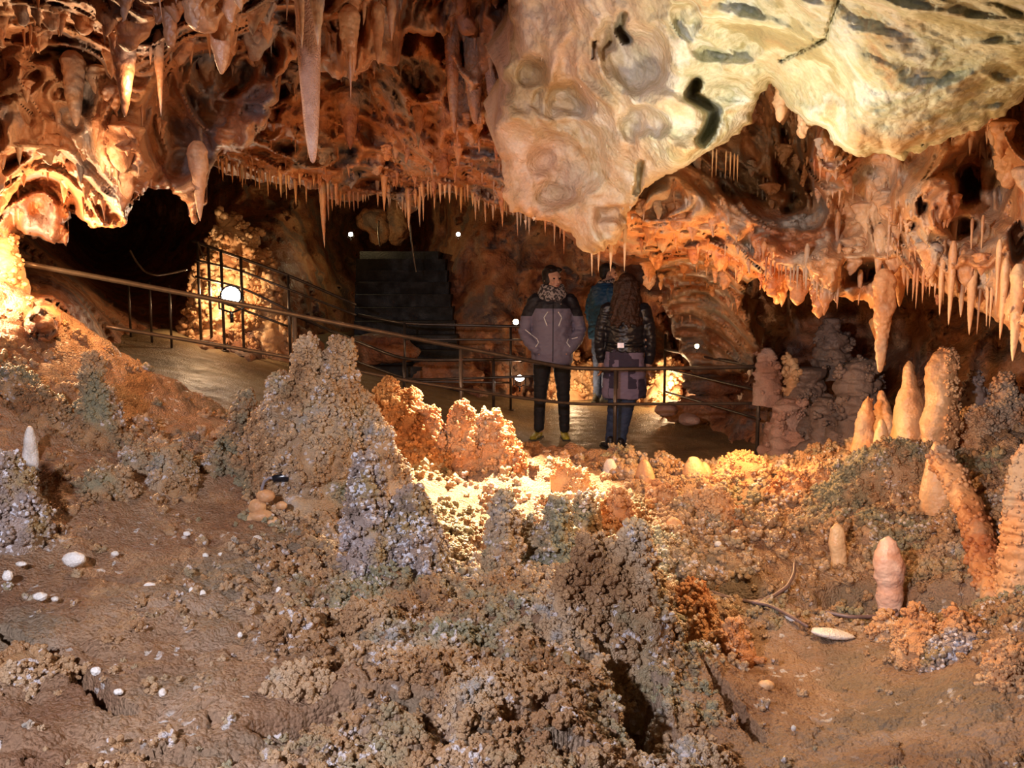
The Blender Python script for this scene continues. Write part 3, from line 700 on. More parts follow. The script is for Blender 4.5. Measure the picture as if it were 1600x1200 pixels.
PS = 'popcorn_stalagmite'
def stag(name, cat, label, lobes, mat='pop', pop=1.0, lr=(.006, .013), rough=.35, group=None, t=None, pw=1.0, sq=1.0, basey=None):
    """lobes: (top x, top y, base x, base y, half width at base, half width near top) in photograph positions, all at one distance"""
    L0 = lobes[0]
    if t is None: t, _ = ghit(L0[2], basey or L0[3])
    a = Acc(); loc = P(L0[2], L0[3], t)
    for i, (tx, ty, bx, by, w0, w1) in enumerate(lobes):
        tt = t+.012*i*(1 if i % 2 else -1)
        if pop > .75 and name == PS: w0 *= .84; w1 *= .8
        b = P(bx, by, tt); tp = P(tx, ty, tt); k = tt/F_PX
        n = int(np.clip(w0*1.6, 20, 84)); rows = int(np.clip((by-ty)*.7, 20, 130))
        V, q, tr, N = lobe_surface(b, tp, w0*k, w1*k, n, rows, pw, rough, RNG.rand()*60, sq)
        a.add(V, q, tr)
        if pop > 0:
            area = 2*math.pi*(w0+w1)/2*k*np.linalg.norm(tp-b)
            r0, r1 = lr[0]*1.35, lr[1]*1.75
            m = min(int(pop*area/(r0*r1*3.0)), 1100)
            idx = RNG.randint(n, len(V), m); R_ = r0+(r1-r0)*RNG.rand(m)**2
            clumps(a, V[idx]+N[idx]*R_[:, None]*.2, N[idx], R_, 7)
    o = a.build(name, M[mat], None, loc); return tag(o, label, cat, group)

PS = 'popcorn_stalagmite'
stag(PS, 'stalagmite', 'broad twin-peaked knobbly mound, tallest formation left of centre in front of the handrail',
     [(480, 530, 486, 765, 60, 20), (530, 532, 530, 765, 60, 24), (445, 588, 448, 765, 66, 24), (560, 612, 566, 765, 62, 22), (500, 590, 500, 770, 110, 50), (415, 640, 420, 765, 60, 26), (592, 672, 596, 765, 48, 24)], 'pop', 1.0, sq=.75, rough=.3)
stag(PS, 'stalagmite', 'narrow knobbly spire on the left flank of the twin-peaked mound', [(382, 612, 380, 735, 30, 17), (365, 665, 362, 735, 26, 14), (405, 680, 405, 735, 30, 20)], 'pop', 1.0)
stag(PS, 'stalagmite', 'solitary tapering spire with a wide foot on the left orange slope', [(144, 552, 148, 690, 24, 17), (152, 605, 152, 700, 46, 24), (105, 655, 112, 705, 40, 22)], 'pop', .8, t=4.1)
stag(PS, 'stalagmite', 'sunlit-looking sloping heap of golden popcorn right of the twin-peaked mound',
     [(607, 592, 612, 720, 42, 16), (640, 612, 640, 735, 50, 20), (668, 640, 672, 740, 44, 20), (588, 625, 590, 720, 34, 18), (630, 690, 632, 750, 52, 28)], 'popwarm', 1.0, lr=(.007, .014))
stag(PS, 'stalagmite', 'upright finger of popcorn between the golden heap and the round-topped block', [(722, 630, 724, 735, 36, 20)], 'popwarm', .9)
stag(PS, 'stalagmite', 'round-topped golden block at the right end of the heap, before the walkway', [(765, 645, 768, 740, 36, 24), (790, 665, 792, 745, 30, 18)], 'popwarm', .9, lr=(.007, .014))
stag(PS, 'stalagmite', 'grey crystal-crusted spire standing in front of the golden heap', [(572, 712, 574, 905, 40, 20), (590, 790, 592, 900, 30, 18)], 'popgrey', 1.3)
stag(PS, 'stalagmite', 'lilac-grey dome of white-tipped popcorn right of the grey spire', [(642, 768, 648, 905, 52, 32), (668, 820, 672, 900, 34, 18)], 'popgrey', 1.4)
stag(PS, 'stalagmite', 'dark backlit finger standing in the bright hollow', [(787, 772, 786, 905, 30, 17)], 'pop', 1.0)
stag(PS, 'stalagmite', 'low rough stub between the two backlit fingers', [(826, 812, 830, 895, 24, 13)], 'pop', .9)
stag(PS, 'stalagmite', 'wide backlit finger second from the left in the bright hollow', [(872, 780, 870, 900, 32, 21)], 'pop', 1.0)
stag(PS, 'stalagmite', 'short backlit stump right of the wide backlit finger', [(914, 772, 914, 850, 24, 16)], 'pop', 1.0)
stag(PS, 'stalagmite', 'squat dark stump nearest the orange knob', [(964, 765, 964, 840, 24, 18)], 'popwarm', .9)
stag(PS, 'stalagmite', 'big olive-grey crusted column with two horns in the centre foreground',
     [(990, 822, 1005, 1090, 66, 17), (940, 846, 932, 1090, 84, 42), (917, 832, 918, 920, 22, 9), (1015, 900, 1030, 1090, 52, 26), (885, 890, 880, 1060, 54, 22)], 'pop', 1.0, sq=.7, rough=.28, t=2.8)
stag('rock_knob', 'rock', 'rounded orange popcorn ball with a hollow face, right of the squat dark stump', [(1033, 757, 1034, 802, 24, 19)], 'popwarm', .8)
stag('rock_knob', 'rock', 'smooth egg-shaped orange knob at the edge of the walkway', [(1007, 718, 1008, 762, 17, 12)], 'smooth', 0, rough=.12)
stag('rock_knob', 'rock', 'smooth brown knob with a lit crown, left of the orange boulder group', [(1083, 714, 1088, 755, 20, 16), (1100, 722, 1104, 755, 14, 9)], 'smooth', 0, rough=.15)
stag('boulder', 'rock', 'dark-faced rounded boulder in the middle of the right slope', [(1112, 768, 1114, 815, 42, 28), (1088, 770, 1092, 812, 26, 16)], 'popwarm', .7)
stag('boulder', 'rock', 'orange boulder group on the crest right of the people', [(1165, 708, 1165, 755, 34, 26), (1140, 715, 1140, 755, 24, 15), (1185, 722, 1188, 752, 18, 12)], 'popwarm', .6)
stag('boulder', 'rock', 'low rusty boulder on the crest beyond the orange boulder group', [(1240, 735, 1240, 780, 36, 22), (1275, 728, 1275, 770, 24, 14)], 'popwarm', .6)
stag('rock_knob', 'rock', 'white crystal ball at the edge of the walkway', [(953, 717, 953, 738, 11, 9)], 'white', 0, rough=.2)
stag('rock_knob', 'rock', 'small shadowed lump in front of the white crystal ball', [(905, 735, 905, 775, 24, 14), (880, 722, 882, 745, 18, 10)], 'popwarm', .8)
stag('rock_knob', 'rock', 'smooth pink-brown pebble-like knob below the orange ball', [(1052, 808, 1054, 830, 16, 11)], 'smooth', 0, rough=.12)
stag('rock_knob', 'rock', 'pale tipped low rock behind the dark-faced boulder', [(1110, 748, 1112, 775, 26, 13)], 'smooth', .3)
# right-hand group
def turned(label, prof, t, mat, pop=0, rough=.12, name='stalagmite', sq=.9):
    """smooth stalagmite from its outline: rows (x centre, y, half width)"""
    pr = np.array(prof, float); m = int(np.clip((pr[-1, 1]-pr[0, 1])*.9, 40, 140)); s = np.linspace(0, len(pr)-1, m)
    cx, cy, hw = [np.interp(s, np.arange(len(pr)), pr[:, k]) for k in range(3)]
    for _ in range(5):
        for q in (cx, hw): q[1:-1] = .5*q[1:-1]+.25*(q[:-2]+q[2:])
    W = P(cx, cy, np.full(m, t)); r = hw*t/F_PX; n = 40; th = np.arange(n)/n*2*math.pi
    c = np.stack([np.cos(th), np.sin(th)*sq, 0*th], 1); V = (W[:, None]+r[:, None, None]*c[None]).reshape(-1, 3); rm = r.max()
    N = np.tile(c, (m, 1)); d = rough*rm*(1.6*fbm(V/rm*.9+pr[0, 0], 4, 3)+.5*(np.sqrt(np.clip(1-worley(V/rm*2.4, 5)[0]**2, 0, 1))-.6)); V = V+N*d[:, None]
    a = Acc(); k = np.arange(n); a.add(np.r_[V, [W[0]+[0, 0, r[0]*.5]]], gridfaces(m, n, True), np.stack([k*0+m*n, (k+1) % n, k], -1))
    if pop:
        idx = RNG.randint(n*4, len(V), pop); idx = idx[N[idx, 0] > -.2]; clumps(a, V[idx], N[idx], .008+.012*RNG.rand(len(idx)), 6)
    return tag(a.build(name, M[mat], None, W[-1]), label, 'stalagmite')
turned('tall leaning cream-fronted stalagmite, highest of the right-hand group', [(1477, 545, 5), (1476, 553, 14), (1474, 575, 21), (1470, 620, 24), (1465, 670, 26), (1460, 720, 30), (1458, 770, 34)], 4.7, 'smooth', 260, .2)
turned('smooth orange cone left of the tall leaning stalagmite', [(1421, 564, 2), (1421, 572, 7), (1421, 600, 12), (1422, 630, 20), (1422, 660, 26), (1422, 710, 32)], 4.95, 'smooth', 0, .12)
turned('orange cone at the top of the left slope of the right-hand group', [(1356, 620, 3), (1355, 628, 9), (1352, 660, 15), (1350, 700, 20), (1348, 750, 30)], 5.1, 'orange', 20, .15)
stag('stalagmite', 'stalagmite', 'dull brown stub behind the orange slope cone', [(1378, 610, 1385, 700, 24, 9)], 'orange', 0, rough=.3, t=5.35)
stag('stalagmite', 'stalagmite', 'pale rounded finger below the orange cones', [(1378, 655, 1376, 755, 18, 11)], 'smooth', 0, rough=.12, t=4.75)
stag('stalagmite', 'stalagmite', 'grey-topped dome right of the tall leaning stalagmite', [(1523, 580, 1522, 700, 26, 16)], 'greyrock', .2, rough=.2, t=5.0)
stag('stalagmite', 'stalagmite', 'orange-brown dome at the far right behind the crusty mass', [(1570, 584, 1572, 700, 34, 17)], 'orange', .4, rough=.25, t=4.9)
stag('crusty_mass', 'rock', 'dark crusty mass of rusty popcorn right of the tall leaning stalagmite', [(1530, 640, 1530, 800, 62, 44), (1580, 630, 1590, 800, 50, 36)], 'orange', 1.0, rough=.35, t=4.8)
stag('slope_mass', 'rock', 'craggy brown pedestal carrying the right-hand stalagmites', [(1400, 690, 1390, 880, 105, 60), (1330, 730, 1320, 880, 70, 30), (1440, 700, 1440, 900, 80, 50), (1295, 760, 1290, 860, 50, 22)], 'pop', .8, rough=.5, t=4.55, sq=.6)
turned('tan finger-shaped stub on the dark ledge left of the pink bulb', [(1308, 819, 4), (1308, 826, 10), (1308, 850, 13), (1311, 870, 12), (1312, 892, 13)], 4.0, 'smooth', 0, .1)
turned('smooth pink bulbous stalagmite in the dark niche', [(1388, 840, 5), (1388, 846, 12), (1387, 866, 20), (1389, 885, 25), (1390, 902, 22), (1391, 914, 17), (1391, 930, 20), (1390, 945, 17), (1388, 960, 13), (1388, 975, 13)], 3.7, 'pinkst', 0, .13)
stag('stalagmite', 'stalagmite', 'small tan cone on top of the diagonal orange ridge', [(1464, 690, 1468, 775, 28, 12)], 'smooth', 0, rough=.12, t=4.2)
def ridge(label, pts, hw, t0, t1, mat, pop=.4):
    a = Acc(); m = 70; s = np.linspace(0, 1, m)
    px = np.interp(s, np.linspace(0, 1, len(pts)), [p[0] for p in pts]); py = np.interp(s, np.linspace(0, 1, len(pts)), [p[1] for p in pts]); tt = t0+(t1-t0)*s
    W = P(px, py, tt); r = hw*tt/F_PX*(.8+.4*s)
    b = Acc(); sweep(W, r, 28, b); V = np.concatenate(b.V)
    V = V+.02*np.c_[fbm(V*14, 4, 1), fbm(V*14, 4, 2), fbm(V*14, 4, 3)]+.006*np.c_[noise(V*60, 1), noise(V*60, 2), noise(V*60, 3)]
    a.add(V, b.q[0], b.t[0]); k = RNG.randint(0, len(V), int(900*pop)); lumps(a, V[k], .006+.009*RNG.rand(len(k)), None, 1)
    o = a.build('flowstone_ridge', M[mat], None, W[-1]); return tag(o, label, 'flowstone')
ridge('bright orange flowstone ridge running diagonally down the right side', [(1465, 710), (1500, 765), (1528, 830), (1545, 900), (1560, 945)], 21, 4.2, 3.4, 'orange')
def ribbed_column(label, tx, ty, bx, by, w0, w1, t, mat):
    a = Acc(); m = 150; s = np.linspace(0, 1, m); W = P(bx+(tx-bx)*s, by+(ty-by)*s, np.full(m, t)); r = (w0+(w1-w0)*s)*t/F_PX*np.sqrt(np.clip(1-s**8, .01, 1))
    r = r*(1+.10*np.abs(np.sin(s*62+2*np.sin(s*9))))
    b = Acc(); sweep(W, r, 44, b); V = np.concatenate(b.V); V = V+.012*np.c_[fbm(V*16, 4, 1), fbm(V*16, 4, 2), fbm(V*16, 4, 3)]
    a.add(V, b.q[0], b.t[0]); k = RNG.randint(0, len(V), 700); lumps(a, V[k], .004+.006*RNG.rand(len(k)), None, 1)
    return tag(a.build('ribbed_column', M[mat], None, W[0]), label, 'stalagmite')
ribbed_column('ribbed orange column rising at the right edge of the photo', 1612, 690, 1592, 1010, 36, 30, 3.3, 'orange')
stag('boulder', 'rock', 'rounded greenish-grey crusty boulder in the lower right, below the ribbed column', [(1515, 990, 1510, 1060, 50, 34), (1470, 1010, 1470, 1065, 34, 20)], 'popgrey', 1.0, t=2.95)
stag('boulder', 'rock', 'small knobbly boulder left of the greenish-grey one', [(1500, 955, 1500, 1000, 24, 18)], 'popwarm', .8)
stag('boulder', 'rock', 'cauliflower-like boulder at the rim of the basin below the pink bulb', [(1435, 955, 1436, 1005, 26, 20)], 'popwarm', 1.0)
stag('boulder', 'rock', 'flat crusty boulder between the cables and the pink bulb', [(1385, 965, 1386, 1000, 24, 18)], 'popwarm', 1.0)
stag('boulder', 'rock', 'round orange boulder with a smooth cheek in the basin rim', [(1430, 985, 1430, 1030, 30, 20)], 'popwarm', .7)
stag('boulder', 'rock', 'upright angular orange rock beside the cable end', [(1140, 965, 1150, 1030, 28, 12)], 'popwarm', .4, rough=.4)
stag('boulder', 'rock', 'orange heap hugging the right flank of the centre column', [(1085, 910, 1080, 985, 32, 18)], 'popwarm', .8)
stag('boulder', 'rock', 'pinkish crusty boulder in the bottom right corner', [(1580, 1010, 1590, 1180, 44, 34), (1545, 1110, 1550, 1190, 44, 26)], 'popwarm', .8, t=2.6)
# left edge
stag(PS, 'stalagmite', 'grey crusty stump cut by the left edge of the photo', [(8, 712, 15, 840, 56, 36), (35, 765, 30, 840, 34, 20), (-30, 700, -30, 840, 50, 34)], 'popgrey', 1.2)
stag('stalagmite', 'stalagmite', 'tiny white-tipped stalagmite on the left slope', [(46, 666, 48, 720, 11, 8)], 'white', 0, rough=.15)
for tx, ty, by, w, lb in [(165, 728, 775, 34, 'flattened popcorn heap on the left terrace'), (215, 700, 740, 28, 'grey-flecked popcorn heap behind the flattened one'), (265, 700, 765, 28, 'ragged popcorn heap nearest the twin-peaked mound'), (330, 700, 745, 26, 'low popcorn heap at the foot of the narrow spire'),
                      (60, 610, 660, 34, 'olive popcorn heap beside the solitary spire'), (20, 575, 620, 30, 'highest popcorn heap on the left slope'), (220, 655, 690, 22, 'little heap at the border of the smooth orange slope')]:
    stag('popcorn_heap', 'rock', lb, [(tx, ty, tx, by, w, w*.55), (tx+w*.7, ty+12, tx+w*.7, by, w*.7, w*.4)], 'pop', .9, rough=.4)
# bottom edge cauliflowers
for tx, ty, by, w, lb, t in [(325, 1165, 1230, 46, 'cauliflower clump at the bottom edge, left of centre', 2.2), (560, 1150, 1230, 60, 'white-flecked cauliflower clump at the bottom edge near the middle', 2.2), (640, 1145, 1230, 44, 'cauliflower clump touching the white-flecked one', 2.25),
                         (840, 1180, 1240, 44, 'olive cauliflower clump at the bottom edge by the crack', 2.15), (1070, 1110, 1200, 40, 'crusty clump right of the deep crack', 2.6), (1090, 1165, 1230, 44, 'lowest crusty clump right of the deep crack', 2.4),
                         (30, 1030, 1120, 70, 'orange-rimmed crusty hump at the lower left edge', 2.4), (700, 980, 1020, 36, 'low greenish popcorn clump on the centre slope', None), (460, 960, 1010, 34, 'white-flecked popcorn clump on the centre-left slope', None), (575, 940, 990, 30, 'pale popcorn clump below the grey spire', None), (470, 1040, 1090, 40, 'lilac popcorn clump above the bottom cracks', None)]:
    stag('popcorn_clump', 'rock', lb, [(tx, ty, tx, by, w, w*.6), (tx+w*.6, ty+10, tx+w*.6, by, w*.7, w*.45), (tx-w*.6, ty+14, tx-w*.6, by, w*.6, w*.4)], 'pop', 1.1, rough=.4, t=t)
# hump with the wet wedge beside the crack
stag('boulder', 'rock', 'smooth wet brown wedge leaning along the deep crack', [(885, 1020, 945, 1230, 44, 12)], 'path', 0, rough=.12, t=2.5)

# background rocks in the grey hollow
for tx, ty, by, w0, w1, t, mt, lb in [(1230, 625, 730, 34, 20, 7.6, 'bigstal', 'pale tan flowstone hump behind the railing end'), (1200, 545, 620, 18, 12, 7.9, 'bigstal', 'dim pale knob above the tan flowstone hump'), (1240, 560, 640, 12, 7, 7.8, 'smooth', 'dim yellowish stub beside the pale knob'),
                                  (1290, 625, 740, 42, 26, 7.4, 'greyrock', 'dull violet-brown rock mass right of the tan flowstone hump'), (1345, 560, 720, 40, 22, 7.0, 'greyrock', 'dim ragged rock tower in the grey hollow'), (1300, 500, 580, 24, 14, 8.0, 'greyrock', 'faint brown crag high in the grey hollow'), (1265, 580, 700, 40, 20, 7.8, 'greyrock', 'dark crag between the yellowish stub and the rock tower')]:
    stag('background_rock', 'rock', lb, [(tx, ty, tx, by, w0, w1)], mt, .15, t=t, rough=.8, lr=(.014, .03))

# ================================================================ loose stones
def pebble(px, py, w, h, mat, label, lift=.0, t=None, group=None, name='stone', rz=0):
    if t is None: t, W = ghit(px, py+h*.4, .014)
    W = P(px, py, t); V, T = ICO[3]; k = t/F_PX
    S = V*np.array([w*k, (w+h)*.4*k, h*k]); S = S*(1+.22*fbm(V*1.7+px, 3, 5))[:, None]+0
    c, s_ = math.cos(rz), math.sin(rz); S = S@np.array([[c, 0, -s_], [0, 1, 0], [s_, 0, c]])
    a = Acc(); a.add(S+W, t=T); return tag(a.build(name, M[mat], None, W), label, 'stone', group)
for px, py, w, h, lb in [(178, 779, 15, 10, 'white rounded stone on the brown terrace at the left'), (116, 874, 18, 12, 'patch-like cluster of white crystal on the left slope'), (12, 900, 8, 9, 'white stone at the far left edge'), (63, 932, 11, 7, 'greyish white stone left of a tiny one'), (86, 936, 6, 4, 'tiny white stone right of the greyish one'),
                       (234, 916, 10, 6, 'oblong white stone alone on the lower left slope'), (300, 925, 5, 8, 'left stone of the pair of white seed-like stones'), (316, 929, 6, 8, 'right stone of the pair of white seed-like stones'), (436, 924, 5, 8, 'small upright white stone left of the crusty slope'), (755, 920, 5, 8, 'white chip at the foot of the dark backlit finger'),
                       (185, 1081, 8, 5, 'orange-white stone above the lower left crack'), (150, 1049, 8, 7, 'beige stone above the orange-rimmed hump'), (254, 1083, 6, 7, 'small whitish stone at the lower left'), (321, 868, 5, 4, 'whitish dot stone below the bone-shaped rock'), (345, 866, 4, 3, 'tiny whitish chip beside the dot stone'),
                       (402, 844, 8, 8, 'yellowish rounded pebble under the bone-shaped rock'), (375, 992, 4, 5, 'small white grain in the middle of the brown slope'), (292, 834, 6, 4, 'pale chip on the brown slope'), (180, 865, 6, 4, 'white chip right of the white crystal patch'), (33, 881, 9, 4, 'white flake near the far left edge'),
                       (1170, 802, 10, 6, 'pale pebble on the right slope'), (1196, 820, 7, 7, 'cream pebble on the right slope'), (1218, 833, 10, 6, 'yellowish pebble on the right slope'), (1152, 832, 9, 5, 'flat cream pebble on the right slope'), (1122, 850, 6, 5, 'tiny cream pebble above the smooth sand basin')]:
    pebble(px, py, w, h, 'white', lb)
pebble(1197, 1071, 13, 8, 'smooth', 'smooth orange pebble lying alone in the lower right basin')
pebble(1240, 1138, 4, 5, 'white', 'tiny white pebble at the bottom of the basin')
# bone-shaped pale rock
def bone():
    t, W = ghit(408, 815); a = Acc(); V, T = ICO[3]; k = t/F_PX
    for px, py, w, h in [(415, 775, 15, 10), (402, 792, 14, 13), (395, 815, 14, 13), (425, 818, 13, 12), (408, 806, 20, 10), (440, 790, 9, 7)]:
        S = V*np.array([w, w*.7, h])*k*(1+.15*fbm(V*2+px, 3, 5))[:, None]; a.add(S+P(px, py, t), t=T)
    tag(a.build('flowstone_lump', M['smooth'], None, W), 'pale bone-shaped lump of flowstone with a scalloped foot', 'rock')
bone()
for px, py, w, h, rz, lb in [(1243, 969, 18, 6, .35, 'small white-edged slab lying by the cables'), (1300, 990, 34, 7, .12, 'long white-edged slab crusted with orange popcorn'), (380, 735, 10, 5, -.5, 'small grey slab above the bone-shaped lump')]:
    pebble(px, py, w, h, 'white' if px > 1000 else 'greyrock', lb, name='stone_slab', rz=rz)
# ================================================================ railings
def floor_at(W):
    return float(floor_z(W[0]))
def railing(label, rails, posts, r=.018, mat='rail', names=None, group=None):
    p0 = P(*rails[0][0]); root = empty('railing', (p0[0], p0[1], floor_at(p0)), label, 'railing', group); L = np.array(root.location)
    for i, pts in enumerate(rails):
        W = P([p[0] for p in pts], [p[1] for p in pts], [p[2] for p in pts])
        s = np.linspace(0, len(W)-1, 8*(len(W)-1)+1); Q = np.stack([np.interp(s, np.arange(len(W)), W[:, k]) for k in range(3)], 1)
        if len(Q) > 12:
            for _ in range(3): Q[1:-1] = .5*Q[1:-1]+.25*(Q[:-2]+Q[2:])
        a = sweep(Q-L, r if i == 0 else r*.75, 10); a.build('handrail' if i == 0 else 'lower_rail', M[mat], root)
    for (px, py, t, zb) in posts:
        W = P(px, py, t); z = floor_at(W) if zb is None else zb
        a = sweep(np.array([[W[0], W[1], W[2]], [W[0], W[1], z]])-L, r*.95, 10); sweep(np.array([[W[0], W[1], z+.008], [W[0], W[1], z]])-L, .05, 12, a)
        a.build('post', M[mat], root)
    return root
railing('long handrail of the walkway running down from the left edge in front of the people',
        [[(38, 412, 5.5), (180, 438, 5.9), (450, 490, 6.8), (720, 543, 7.6), (850, 568, 7.9), (890, 575, 8.0), (962, 577, 8.05), (1187, 573, 8.1)],
         [(165, 510, 5.9), (440, 556, 6.8), (640, 596, 7.4), (800, 620, 7.8), (900, 632, 8.0), (1187, 630, 8.1)]],
        [(460, 492, 6.83, None), (720, 543, 7.6, None), (962, 577, 8.05, None), (1187, 572, 8.1, None)])
railing('return railing joining the last post and the post behind the long-haired person',
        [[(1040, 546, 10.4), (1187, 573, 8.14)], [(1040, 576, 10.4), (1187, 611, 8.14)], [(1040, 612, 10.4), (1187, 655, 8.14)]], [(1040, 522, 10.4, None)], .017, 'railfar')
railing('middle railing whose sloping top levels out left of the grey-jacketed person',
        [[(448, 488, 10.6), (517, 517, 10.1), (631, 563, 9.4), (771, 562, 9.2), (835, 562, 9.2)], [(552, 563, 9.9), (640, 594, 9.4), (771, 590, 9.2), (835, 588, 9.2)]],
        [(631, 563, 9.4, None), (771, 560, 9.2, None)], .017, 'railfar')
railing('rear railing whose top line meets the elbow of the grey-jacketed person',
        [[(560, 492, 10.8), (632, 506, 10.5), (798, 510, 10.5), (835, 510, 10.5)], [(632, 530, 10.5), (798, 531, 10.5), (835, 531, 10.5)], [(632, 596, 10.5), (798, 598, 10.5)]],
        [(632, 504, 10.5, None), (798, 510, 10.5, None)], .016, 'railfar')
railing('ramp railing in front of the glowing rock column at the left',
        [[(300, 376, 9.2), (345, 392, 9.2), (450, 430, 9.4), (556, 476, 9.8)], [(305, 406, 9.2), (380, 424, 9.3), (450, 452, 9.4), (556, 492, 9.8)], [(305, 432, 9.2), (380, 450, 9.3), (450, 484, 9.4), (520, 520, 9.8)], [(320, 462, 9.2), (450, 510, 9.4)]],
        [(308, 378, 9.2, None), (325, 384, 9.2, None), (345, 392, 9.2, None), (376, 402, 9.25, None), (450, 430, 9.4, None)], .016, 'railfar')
for i, px in enumerate([200, 233, 264]):
    W = P(px, 436+i*5, 8.6); a = sweep(np.array([W, [W[0], W[1], floor_at(W)]]), .012, 8)
    tag(a.build('fence_post', M['railfar'], None, [W[0], W[1], floor_at(W)]), ['leftmost thin dark post at the back of the left path', 'middle thin dark post at the back of the left path', 'thin dark post at the back of the left path nearest the ramp railing'][i], 'post')

# ================================================================ staircase in the dark centre
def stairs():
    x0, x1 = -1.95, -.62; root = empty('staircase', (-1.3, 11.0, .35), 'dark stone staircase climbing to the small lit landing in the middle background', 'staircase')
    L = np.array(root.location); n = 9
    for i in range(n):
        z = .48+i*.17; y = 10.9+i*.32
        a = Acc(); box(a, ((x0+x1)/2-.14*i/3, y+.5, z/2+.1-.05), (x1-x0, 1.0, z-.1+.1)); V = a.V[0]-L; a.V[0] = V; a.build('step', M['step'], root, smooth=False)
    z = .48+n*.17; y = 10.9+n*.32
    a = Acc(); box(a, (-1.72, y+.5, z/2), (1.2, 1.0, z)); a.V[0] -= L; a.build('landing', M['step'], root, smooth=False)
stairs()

# ================================================================ lamps
def emis(name, col, st):
    m, nt, b = new_mat(name); b.inputs['Base Color'].default_value = (.9, .85, .75, 1); b.inputs['Emission Color'].default_value = (*col, 1); b.inputs['Emission Strength'].default_value = st
    return m
M['glow'] = emis('white_lamp_glass', (1, .93, .8), 40); M['glowwarm'] = emis('warm_lamp_glass', (1, .72, .35), 30)
def floodlight(label, px, py, t, rpx, mat='glow', aim=None, oval=1.0):
    W = P(px, py, t); r = rpx*t/F_PX; root = empty('floodlight', W, label, 'lamp')
    d = CAM-W if aim is None else np.array(aim)-W; d = d/np.linalg.norm(d); b = np.cross(d, [0, 0, 1.]); b /= np.linalg.norm(b); u = np.cross(b, d)
    a = sweep(np.array([-d*r*1.6, -d*r*1.2, -d*.3*r, d*.05*r, d*.18*r]), [r*.5, r*.95, r*1.1, r*1.18, r*1.2], 20, None, True, [r*.5*oval, r*.95*oval, r*1.1*oval, r*1.18*oval, r*1.2*oval], up=u if oval == 1 else b)
    a.build('housing', M['black'], root)
    a = sweep(np.array([d*.16*r, d*.26*r, d*.34*r]), [r, r*.97, r*.5], 20, None, True, [r*oval, r*.97*oval, r*.5*oval], up=u if oval == 1 else b); a.build('lens', M[mat], root)
    a = Acc()
    for s in (-1, 1): sweep(np.array([b*r*1.3*s, b*r*1.3*s-u*r*1.4, -u*r*1.9]), r*.12, 6, a)
    sweep(np.array([-u*r*1.9, -u*r*3]), r*.2, 6, a); a.build('bracket', M['black'], root)
floodlight('dazzling round floodlight facing the viewer below the glowing rock column', 361, 462, 8.3, 14)
floodlight('small distant spotlight at the left end of the stair landing', 548, 366, 13.4, 3.4, 'glow')
floodlight('tiny warm spotlight high on the dark wall right of the stair', 716, 366, 12.0, 3.2, 'glow')
floodlight('low oval white floodlight beside the legs of the person in the grey jacket', 812, 591, 9.6, 7, 'glow', None, .7)
floodlight('small warm lamp at the elbow of the person in the grey jacket', 806, 503, 10.8, 4.5, 'glowwarm')
floodlight('small warm lamp on the brown rock right of the long-haired person', 1089, 541, 8.15, 3.5, 'glowwarm')
# little black spotlight on the mound
def small_spot():
    t, W = ghit(430, 800); W = P(437, 757, t+.05); root = empty('spotlight', W, 'small glossy black spotlight on a grey gooseneck lying on the mound', 'lamp'); k = t/F_PX
    ax = np.array([.9, .2, .12]); ax /= np.linalg.norm(ax)
    o = np.array([2*k, 0, 12*k])
    sweep(np.array([o-ax*13*k, o-ax*11*k, o, o+ax*10*k, o+ax*13*k]), np.array([4, 7, 8, 10, 9.5])*k, 20).build('lamp_head', M['black'], root)
    sweep(np.array([o+ax*12*k, o+ax*13.5*k]), 8.5*k, 20).build('lens', plain('dark_red_glass', (.06, .01, .01), .15), root)
    sweep(np.array([o-ax*11*k, [-16*k, 0, 11*k], [-24*k, 0, 5*k], [-28*k, 0, -5*k], [-29*k, 0, -16*k]]), 2.6*k, 10).build('gooseneck', plain('grey_hose', (.25, .22, .24), .35), root)
small_spot()
# glowing rocks next to the lamps
def rockblob(label, pts, t, mat, name='rock', sc=1.0, amp=.35, dt=.25, rz=1.2):
    a = Acc(); V, T = ICO[4]
    for i, (px, py, w, h) in enumerate(pts):
        k = t/F_PX; r = np.array([w*k, min(w, h)*k*.8+.06, h*k]); S = V*r
        W0 = P(px, py, t+RNG.rand()*.08)
        X = S+W0; n = fbm(X*4.5/sc, 5, 9)*amp*1.5; a1, _, hh = worley(X*9/sc, 10)
        S = S*(1+n+.25*(np.sqrt(np.clip(1-a1*a1, 0, 1))-.5))[:, None]
        a.add(S+W0, t=T)
    return tag(a.build(name, M[mat], None, P(pts[0][0], pts[0][1], t)), label, 'rock')
stag('rock_column', 'rock', 'tall glowing rock column lit from below behind the ramp railing', [(355, 338, 352, 575, 46, 20), (388, 372, 392, 575, 44, 20), (326, 420, 322, 540, 30, 16), (345, 395, 350, 575, 50, 34), (415, 440, 420, 580, 34, 18)], 'smooth', .5, t=9.9, rough=.5, lr=(.02, .05))
stag('rock_column', 'rock', 'brightly lit rock shoulder at the left edge above the handrail end', [(6, 370, 2, 455, 34, 22), (-30, 350, -30, 455, 44, 30)], 'smooth', .3, t=5.35, rough=.3, lr=(.01, .03))
stag('background_rock', 'rock', 'lit knobbly rock at the foot of the wall between the standing people', [(884, 556, 884, 626, 34, 20), (912, 566, 914, 626, 26, 16), (862, 590, 860, 626, 24, 12)], 'smooth', .5, t=12.2, rough=.5, lr=(.02, .05))
stag('background_rock', 'rock', 'bright yellow rock to the right of the long-haired person', [(1046, 560, 1044, 632, 22, 12), (1025, 600, 1024, 632, 26, 14)], 'smooth', .5, t=11.4, rough=.5, lr=(.02, .05))
